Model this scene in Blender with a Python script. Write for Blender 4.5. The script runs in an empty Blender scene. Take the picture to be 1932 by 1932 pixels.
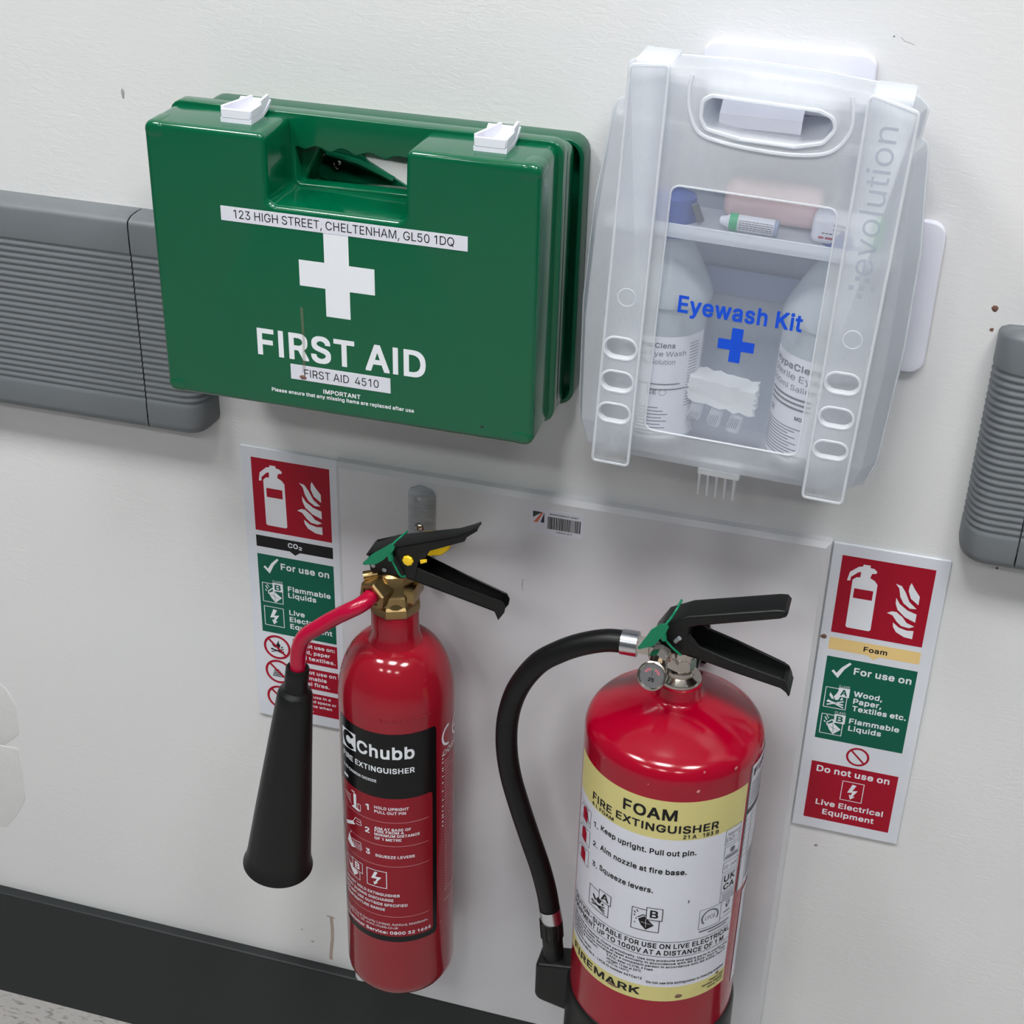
import bpy, bmesh, math, random
from mathutils import Vector, Matrix
random.seed(4)
PI = math.pi
S = bpy.context.scene
C = S.collection

# ---------------------------------------------------------------- camera
cam = bpy.data.objects.new('camera', bpy.data.cameras.new('camera'))
C.objects.link(cam); S.camera = cam
cam.data.sensor_width = 36.0; cam.data.sensor_fit = 'HORIZONTAL'
cam.data.lens = 2966.0 / 1932.0 * 36.0
cam.data.clip_start = 0.02
_rx, _rz, _rl = math.radians(59.31), math.radians(15.37), math.radians(1.55)
cam.matrix_world = Matrix.Translation((0.4730, -1.2040, 1.5700)) @ (
    Matrix.Rotation(_rz, 4, 'Z') @ Matrix.Rotation(_rx, 4, 'X') @ Matrix.Rotation(_rl, 4, 'Z'))

# ---------------------------------------------------------------- world, exposure
w = bpy.data.worlds.new('world'); S.world = w; w.use_nodes = True
bg = w.node_tree.nodes['Background']
bg.inputs[0].default_value = (0.80, 0.86, 0.90, 1); bg.inputs[1].default_value = 0.12
S.view_settings.view_transform = 'Standard'; S.view_settings.look = 'None'
S.view_settings.gamma = 1.0; S.view_settings.exposure = 0.0
S.view_settings.use_curve_mapping = False
PANEL_POWER = 36.0
PANELS = [(-1.10, -1.20), (0.15, -1.20), (1.40, -1.20), (-1.10, -3.3), (0.15, -3.3), (1.40, -3.3)]
CEIL = 3.30

# ---------------------------------------------------------------- materials
def lin(c):
    return tuple(((v / 255) / 12.92 if v / 255 <= 0.04045 else ((v / 255 + 0.055) / 1.055) ** 2.4) for v in c)
def mat(name, rgb, rough=0.5, metal=0.0, var=0.04, scale=30.0, bump=0.0, bscale=200.0, coat=0.0, spec=0.5, emit=None, stretch=None, ior=None):
    m = bpy.data.materials.new(name); m.use_nodes = True
    nt = m.node_tree; b = nt.nodes['Principled BSDF']
    c = lin(rgb)
    tc = nt.nodes.new('ShaderNodeTexCoord')
    mp = nt.nodes.new('ShaderNodeMapping'); nt.links.new(tc.outputs['Object'], mp.inputs[0])
    if stretch: mp.inputs['Scale'].default_value = stretch
    n = nt.nodes.new('ShaderNodeTexNoise'); n.inputs['Scale'].default_value = scale; n.inputs['Detail'].default_value = 4
    nt.links.new(mp.outputs[0], n.inputs['Vector'])
    r = nt.nodes.new('ShaderNodeMix'); r.data_type = 'RGBA'
    r.inputs['A'].default_value = (*[max(0, v * (1 - var)) for v in c], 1)
    r.inputs['B'].default_value = (*[min(1, v * (1 + var)) for v in c], 1)
    nt.links.new(n.outputs['Fac'], r.inputs['Factor'])
    nt.links.new(r.outputs['Result'], b.inputs['Base Color'])
    b.inputs['Roughness'].default_value = rough; b.inputs['Metallic'].default_value = metal
    b.inputs['Specular IOR Level'].default_value = spec
    b.inputs['Coat Weight'].default_value = coat; b.inputs['Coat Roughness'].default_value = 0.06
    if ior: b.inputs['IOR'].default_value = ior
    if bump:
        n2 = nt.nodes.new('ShaderNodeTexNoise'); n2.inputs['Scale'].default_value = bscale; n2.inputs['Detail'].default_value = 3
        nt.links.new(mp.outputs[0], n2.inputs['Vector'])
        bp = nt.nodes.new('ShaderNodeBump'); bp.inputs['Strength'].default_value = bump; bp.inputs['Distance'].default_value = 0.001
        nt.links.new(n2.outputs['Fac'], bp.inputs['Height']); nt.links.new(bp.outputs[0], b.inputs['Normal'])
    if emit:
        b.inputs['Emission Color'].default_value = (*emit[0], 1); b.inputs['Emission Strength'].default_value = emit[1]
    return m
def frost(name, rgb, opacity, rough=0.35, blur=0.0):
    """milky polypropylene sheet: partly see-through, partly scattering"""
    m = bpy.data.materials.new(name); m.use_nodes = True
    nt = m.node_tree; nt.nodes.clear()
    out = nt.nodes.new('ShaderNodeOutputMaterial')
    c = (*lin(rgb), 1)
    tr = nt.nodes.new('ShaderNodeBsdfTransparent'); tr.inputs[0].default_value = (0.98, 0.99, 1, 1)
    tl = nt.nodes.new('ShaderNodeBsdfTranslucent'); tl.inputs[0].default_value = c
    df = nt.nodes.new('ShaderNodeBsdfPrincipled'); df.inputs['Base Color'].default_value = c; df.inputs['Roughness'].default_value = rough
    nz = nt.nodes.new('ShaderNodeTexNoise'); nz.inputs['Scale'].default_value = 40
    mx = nt.nodes.new('ShaderNodeMixShader'); mx.inputs[0].default_value = 0.35
    nt.links.new(df.outputs[0], mx.inputs[1]); nt.links.new(tl.outputs[0], mx.inputs[2])
    mr = nt.nodes.new('ShaderNodeMapRange'); mr.inputs['To Min'].default_value = opacity - 0.03; mr.inputs['To Max'].default_value = opacity + 0.03
    nt.links.new(nz.outputs['Fac'], mr.inputs['Value'])
    see = tr
    if blur:
        rf = nt.nodes.new('ShaderNodeBsdfRefraction'); rf.inputs['Roughness'].default_value = 0.22; rf.inputs['IOR'].default_value = 1.12
        rf.inputs[0].default_value = (0.97, 0.98, 1, 1)
        see = nt.nodes.new('ShaderNodeMixShader'); see.inputs[0].default_value = blur
        nt.links.new(tr.outputs[0], see.inputs[1]); nt.links.new(rf.outputs[0], see.inputs[2])
    m2 = nt.nodes.new('ShaderNodeMixShader')
    nt.links.new(mr.outputs[0], m2.inputs[0]); nt.links.new(see.outputs[0], m2.inputs[1]); nt.links.new(mx.outputs[0], m2.inputs[2])
    nt.links.new(m2.outputs[0], out.inputs[0])
    return m

M = {}
M['white_print'] = mat('white_print', (224, 228, 234), 0.45, spec=0.3)
M['black_print'] = mat('black_print', (12, 12, 15), 0.4, spec=0.3)
M['grey_print'] = mat('grey_print', (92, 96, 104), 0.5)
M['pink_print'] = mat('pink_print', (196, 140, 150), 0.5)
M['sign_white'] = mat('sign_white', (212, 216, 224), 0.4, spec=0.3)
M['sign_red'] = mat('sign_red', (158, 0, 34), 0.4, spec=0.25)
M['sign_green'] = mat('sign_green', (0, 88, 68), 0.4, spec=0.25)
M['sign_buff'] = mat('sign_buff', (228, 198, 132), 0.4)
M['blue_print'] = mat('blue_print', (0, 74, 205), 0.4)
M['green_plastic'] = mat('green_plastic', (0, 86, 55), 0.16, spec=0.42, coat=0.35, bump=0.04, bscale=160)
M['green_dark'] = mat('green_dark_plastic', (0, 80, 54), 0.3)
M['white_plastic'] = mat('white_plastic', (222, 223, 234), 0.45, spec=0.3)
M['grey_vinyl'] = mat('grey_vinyl', (104, 109, 113), 0.42, bump=0.15, bscale=900)
M['skirt_black'] = mat('skirting_charcoal', (38, 41, 42), 0.45, scale=12, spec=0.3)
M['board'] = mat('painted_board', (208, 209, 213), 0.5, bump=0.15, bscale=120)
M['co2_red'] = mat('co2_red_paint', (140, 18, 34), 0.12, spec=0.5, bump=0.05, bscale=120)
M['foam_red'] = mat('foam_red_paint', (150, 0, 32), 0.14, spec=0.5, bump=0.05, bscale=120)
M['tube_red'] = mat('red_tube_paint', (168, 4, 50), 0.22)
M['black_plastic'] = mat('black_plastic', (15, 17, 17), 0.4, spec=0.35, bump=0.1, bscale=800)
M['black_metal'] = mat('black_enamel', (12, 13, 13), 0.3, spec=0.35)
M['rubber'] = mat('black_rubber', (12, 13, 14), 0.42, spec=0.3, bump=0.1, bscale=500)
M['brass'] = mat('brass', (158, 134, 92), 0.3, metal=1.0, bump=0.25, bscale=300)
M['chrome'] = mat('nickel', (190, 184, 176), 0.16, metal=1.0, bump=0.1, bscale=300)
M['steel'] = mat('galvanised_steel', (176, 184, 190), 0.42, metal=0.6, var=0.35, scale=60, stretch=(1, 1, 6), bump=0.3, bscale=120)
M['aluminium'] = mat('aluminium', (214, 216, 220), 0.22, metal=1.0)
M['yellow'] = mat('yellow_plastic', (236, 196, 30), 0.35)
M['seal_green'] = mat('seal_green', (0, 118, 82), 0.4)
M['label_cream'] = mat('label_cream', (208, 199, 132), 0.4, spec=0.3)
M['label_white'] = mat('label_white', (212, 214, 224), 0.4, spec=0.3)
M['label_black'] = mat('label_black', (9, 10, 11), 0.25, spec=0.3)
M['label_red'] = mat('label_red', (134, 16, 32), 0.3, spec=0.3)
M['mud'] = mat('dried_mud', (112, 84, 72), 0.9, var=0.3, scale=300)
M['stain'] = mat('brown_stain', (176, 160, 150), 0.8, var=0.15, scale=90)
M['scuff'] = mat('grey_scuff', (150, 152, 150), 0.8, var=0.2, scale=200)
M['chip'] = mat('paint_chip', (188, 120, 118), 0.7, var=0.2, scale=300)
M['glass_dial'] = mat('dial_face', (96, 96, 98), 0.3, spec=0.3)
M['bottle_clear'] = frost('bottle_plastic', (226, 234, 240), 0.6, 0.2)
M['bottle_cap'] = mat('blue_cap', (72, 92, 160), 0.35)
M['case_frost'] = frost('frosted_case', (240, 243, 246), 0.55, 0.5, blur=0.25)
M['case_column'] = frost('frosted_case_column', (236, 240, 245), 0.36, 0.5, blur=0.2)
M['case_clear'] = frost('clear_window', (226, 232, 242), 0.20, 0.12)
M['case_edge'] = frost('moulded_edge', (244, 247, 251), 0.58, 0.25)
M['case_back'] = frost('case_back', (206, 214, 228), 0.86, 0.4)
M['case_emboss'] = frost('moulded_letters', (186, 194, 206), 0.55, 0.3)
M['comb'] = frost('hinge_plastic', (244, 246, 248), 0.97, 0.3)
M['tray'] = frost('tray_plastic', (232, 236, 242), 0.45, 0.3)
M['tissue'] = frost('wrap_film', (246, 248, 250), 0.72, 0.4)
M['pink_wrap'] = mat('pink_wrap', (234, 206, 208), 0.6)
M['green_wrap'] = mat('green_wrap', (50, 164, 116), 0.5)
M['bluegrey'] = mat('bluegrey_shade_and_cap', (140, 152, 180), 0.5)  # colour of the painted ledge shadow in the case and the vial's end
M['ceil_paint'] = mat('ceiling_paint', (222, 224, 224), 0.8)
M['panel_frame'] = mat('panel_frame', (235, 235, 235), 0.4)
M['panel_glow'] = mat('light_panel', (255, 255, 255), 0.5, emit=((1.0, 0.995, 0.985), PANEL_POWER))

def wall_mat():
    m = mat('wall_paint', (226, 227, 224), 0.5, var=0.0)
    nt = m.node_tree; b = nt.nodes['Principled BSDF']; tc = nt.nodes.new('ShaderNodeTexCoord')
    big = nt.nodes.new('ShaderNodeTexNoise'); big.inputs['Scale'].default_value = 2.2; big.inputs['Detail'].default_value = 3
    nt.links.new(tc.outputs['Object'], big.inputs['Vector'])
    rp = nt.nodes.new('ShaderNodeValToRGB')
    rp.color_ramp.elements[0].position = 0.35; rp.color_ramp.elements[0].color = (*lin((216, 218, 218)), 1)
    rp.color_ramp.elements[1].position = 0.65; rp.color_ramp.elements[1].color = (*lin((222, 222, 223)), 1)
    nt.links.new(big.outputs['Fac'], rp.inputs[0]); nt.links.new(rp.outputs[0], b.inputs['Base Color'])
    mp = nt.nodes.new('ShaderNodeMapping'); mp.inputs['Scale'].default_value = (75, 75, 230)
    nt.links.new(tc.outputs['Object'], mp.inputs[0])
    n1 = nt.nodes.new('ShaderNodeTexNoise'); n1.inputs['Scale'].default_value = 1.0; n1.inputs['Detail'].default_value = 6; n1.inputs['Roughness'].default_value = 0.62; n1.inputs['Distortion'].default_value = 0.8
    nt.links.new(mp.outputs[0], n1.inputs['Vector'])
    n3 = nt.nodes.new('ShaderNodeTexNoise'); n3.inputs['Scale'].default_value = 9.0; n3.inputs['Detail'].default_value = 2
    nt.links.new(tc.outputs['Object'], n3.inputs['Vector'])
    mu = nt.nodes.new('ShaderNodeMath'); mu.operation = 'MULTIPLY'
    nt.links.new(n1.outputs['Fac'], mu.inputs[0]); nt.links.new(n3.outputs['Fac'], mu.inputs[1])
    bp = nt.nodes.new('ShaderNodeBump'); bp.inputs['Strength'].default_value = 0.38; bp.inputs['Distance'].default_value = 0.0017
    nt.links.new(mu.outputs[0], bp.inputs['Height']); nt.links.new(bp.outputs[0], b.inputs['Normal'])
    return m
M['wall'] = wall_mat()
def floor_mat():
    m = mat('vinyl_floor', (186, 184, 180), 0.5, var=0.0)
    nt = m.node_tree; b = nt.nodes['Principled BSDF']; tc = nt.nodes.new('ShaderNodeTexCoord')
    mp = nt.nodes.new('ShaderNodeMapping'); mp.inputs['Scale'].default_value = (60, 160, 60); mp.inputs['Rotation'].default_value = (0, 0, 0.5)
    nt.links.new(tc.outputs['Object'], mp.inputs[0])
    n = nt.nodes.new('ShaderNodeTexNoise'); n.inputs['Scale'].default_value = 1.3; n.inputs['Detail'].default_value = 5
    nt.links.new(mp.outputs[0], n.inputs['Vector'])
    rp = nt.nodes.new('ShaderNodeValToRGB')
    rp.color_ramp.elements[0].position = 0.30; rp.color_ramp.elements[0].color = (*lin((100, 99, 98)), 1)
    rp.color_ramp.elements[1].position = 0.46; rp.color_ramp.elements[1].color = (*lin((160, 158, 156)), 1)
    nt.links.new(n.outputs['Fac'], rp.inputs[0]); nt.links.new(rp.outputs[0], b.inputs['Base Color'])
    return m
M['floor'] = floor_mat()

# ---------------------------------------------------------------- object helpers
def tag(o, label=None, cat=None, group=None, kind=None):
    if label: o['label'] = label
    if cat: o['category'] = cat
    if group: o['group'] = group
    if kind: o['kind'] = kind
    return o
def thing(name, label, cat, loc=(0, 0, 0), rot=(0, 0, 0), group=None):
    o = bpy.data.objects.new(name, None); C.objects.link(o)
    o.location = loc; o.rotation_euler = rot; o.empty_display_size = 0.02
    return tag(o, label, cat, group)
def mk(name, verts, faces, mats, parent=None, midx=None, smooth=None, label=None):
    me = bpy.data.meshes.new(name); me.from_pydata([tuple(v) for v in verts], [], faces)
    if not isinstance(mats, (list, tuple)): mats = [mats]
    for k in mats: me.materials.append(M[k] if isinstance(k, str) else k)
    if midx: me.polygons.foreach_set('material_index', midx)
    me.update()
    if smooth is not None:
        me.shade_smooth(); me.set_sharp_from_angle(angle=math.radians(smooth))
    o = bpy.data.objects.new(name, me); C.objects.link(o)
    if parent: o.parent = parent
    if label: o['label'] = label
    return o
class MB:
    """collects shapes, builds ONE mesh object"""
    def __init__(s): s.v = []; s.f = []; s.m = []
    def add(s, v, f, m=0, T=None):
        k = len(s.v)
        if T is not None: v = [T @ Vector(p) for p in v]
        s.v += [tuple(p) for p in v]; s.f += [tuple(i + k for i in q) for q in f]; s.m += [m] * len(f)
        return s
    def bm(s, b, m=0, T=None):
        b.verts.index_update()
        s.add([v.co.copy() for v in b.verts], [[v.index for v in f.verts] for f in b.faces], m, T); b.free(); return s
    def box(s, x0, x1, y0, y1, z0, z1, bev=0.0, seg=2, m=0, T=None):
        b = bmesh.new(); bmesh.ops.create_cube(b, size=1)
        for v in b.verts: v.co = Vector(((x0 + x1) / 2 + v.co.x * (x1 - x0), (y0 + y1) / 2 + v.co.y * (y1 - y0), (z0 + z1) / 2 + v.co.z * (z1 - z0)))
        if bev: bmesh.ops.bevel(b, geom=b.edges[:], offset=bev, segments=seg, profile=0.5, affect='EDGES')
        return s.bm(b, m, T)
    def lathe(s, prof, n=48, m=0, T=None, caps=True):
        v = []; f = []
        for r, z in prof:
            for i in range(n):
                a = 2 * PI * i / n; v.append((r * math.cos(a), r * math.sin(a), z))
        for j in range(len(prof) - 1):
            for i in range(n):
                k = (i + 1) % n
                f.append((j * n + i, j * n + k, (j + 1) * n + k, (j + 1) * n + i))
        if caps:
            if prof[0][0] > 1e-5: f.append(tuple(reversed(range(n))))
            if prof[-1][0] > 1e-5: f.append(tuple((len(prof) - 1) * n + i for i in range(n)))
        return s.add(v, f, m, T)
    def tube(s, pts, rad, n=16, m=0, smooth=0, closed=False, flat=1.0, T=None):
        pts = [Vector(p) for p in pts]
        if smooth: pts = spline(pts, smooth, closed)
        L = len(pts)
        rr = rad if callable(rad) else (lambda t: rad)
        tan = []
        for i in range(L):
            a = pts[(i - 1) % L] if (closed or i > 0) else pts[i]; b = pts[(i + 1) % L] if (closed or i < L - 1) else pts[i]
            tan.append((b - a).normalized())
        ref = Vector((0, 0, 1)) if abs(tan[0].z) < 0.9 else Vector((1, 0, 0))
        u = (ref - tan[0] * ref.dot(tan[0])).normalized(); v = []; f = []
        for i in range(L):
            u = (u - tan[i] * u.dot(tan[i])).normalized(); wv = tan[i].cross(u); r = rr(i / (L - 1))
            for k in range(n):
                a = 2 * PI * k / n; v.append(pts[i] + u * (math.cos(a) * r * flat) + wv * (math.sin(a) * r))
        for i in range(L if closed else L - 1):
            j = (i + 1) % L
            for k in range(n):
                q = (k + 1) % n; f.append((i * n + k, i * n + q, j * n + q, j * n + k))
        if not closed:
            f.append(tuple(reversed(range(n)))); f.append(tuple((L - 1) * n + k for k in range(n)))
        return s.add(v, f, m, T)
    def build(s, name, mats, parent=None, smooth=35, label=None):
        b = bmesh.new()
        me = bpy.data.meshes.new(name); me.from_pydata(s.v, [], s.f)
        if not isinstance(mats, (list, tuple)): mats = [mats]
        for k in mats: me.materials.append(M[k] if isinstance(k, str) else k)
        me.polygons.foreach_set('material_index', s.m)
        b.from_mesh(me); bmesh.ops.recalc_face_normals(b, faces=b.faces[:]); b.to_mesh(me); b.free()
        if smooth is not None: me.shade_smooth(); me.set_sharp_from_angle(angle=math.radians(smooth))
        o = bpy.data.objects.new(name, me); C.objects.link(o)
        if parent: o.parent = parent
        if label: o['label'] = label
        return o
def spline(pts, k, closed=False):
    out = []; L = len(pts)
    for i in range(L if closed else L - 1):
        g = lambda j: pts[j % L] if closed else pts[max(0, min(L - 1, j))]
        a, b, c, d = g(i - 1), g(i), g(i + 1), g(i + 2)
        for t in range(k):
            t = t / k
            out.append(0.5 * ((2 * b) + (c - a) * t + (2 * a - 5 * b + 4 * c - d) * t * t + (-a + 3 * b - 3 * c + d) * t ** 3))
    if not closed: out.append(pts[-1])
    return out
def rnd(pts, r, n=5):
    """round the corners of a 2-D outline; r is one radius or one per corner"""
    out = []; L = len(pts)
    for i in range(L):
        p = Vector(pts[i][:2]); a = Vector(pts[i - 1][:2]); b = Vector(pts[(i + 1) % L][:2])
        ri = r[i] if isinstance(r, (list, tuple)) else r
        if ri <= 0: out.append((p.x, p.y)); continue
        da = (a - p).normalized(); db = (b - p).normalized(); ang = math.acos(max(-1, min(1, da.dot(db))))
        if ang > PI - 0.02: out.append((p.x, p.y)); continue
        d = ri / math.tan(ang / 2); d = min(d, (a - p).length * 0.49, (b - p).length * 0.49); re = d * math.tan(ang / 2)
        c = p + (da + db).normalized() * (re / math.sin(ang / 2)); s0 = p + da * d; e0 = p + db * d
        a0 = math.atan2(s0.y - c.y, s0.x - c.x); a1 = math.atan2(e0.y - c.y, e0.x - c.x); dd = (a1 - a0 + PI) % (2 * PI) - PI
        for k in range(n + 1):
            t = a0 + dd * k / n; out.append((c.x + re * math.cos(t), c.y + re * math.sin(t)))
    return out
def rrect(x0, x1, y0, y1, r, n=5): return rnd([(x0, y0), (x1, y0), (x1, y1), (x0, y1)], r, n)
def oval(cx, cy, rx, ry, n=32): return [(cx + rx * math.cos(2 * PI * i / n), cy + ry * math.sin(2 * PI * i / n)) for i in range(n)]
_cu = 0
def plate(outlines, y0, y1, bev=0.0, bseg=2):
    """solid cut from 2-D (x,z) outlines (outer first, holes after) between y0 (front) and y1; returns verts, faces"""
    cu = bpy.data.curves.new('c', 'CURVE'); cu.dimensions = '2D'; cu.fill_mode = 'BOTH'
    for o in outlines:
        sp = cu.splines.new('POLY'); sp.points.add(len(o) - 1)
        for p, q in zip(sp.points, o): p.co = (q[0], q[1], 0, 1)
        sp.use_cyclic_u = True
    h = abs(y1 - y0) / 2
    cu.extrude = max(0.0, h - bev); cu.bevel_depth = bev; cu.bevel_resolution = bseg; cu.offset = -bev
    ob = bpy.data.objects.new('c', cu); me = bpy.data.meshes.new_from_object(ob)
    mid = (y0 + y1) / 2
    v = [(p.co.x, mid - p.co.z, p.co.y) for p in me.vertices]; f = [tuple(p.vertices) for p in me.polygons]
    bpy.data.objects.remove(ob); bpy.data.curves.remove(cu); bpy.data.meshes.remove(me)
    return v, f
def weld(o, d=1e-5):
    b = bmesh.new(); b.from_mesh(o.data); bmesh.ops.remove_doubles(b, verts=b.verts[:], dist=d)
    bmesh.ops.recalc_face_normals(b, faces=b.faces[:]); b.to_mesh(o.data); b.free()
    return o
def plate_obj(name, outlines, y0, y1, mats, parent, bev=0.0, bseg=3, smooth=40, label=None):
    v, f = plate(outlines, y0, y1, bev, bseg)
    o = mk(name, v, f, mats, parent, label=label); weld(o)
    o.data.shade_smooth(); o.data.set_sharp_from_angle(angle=math.radians(smooth)); return o

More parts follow.
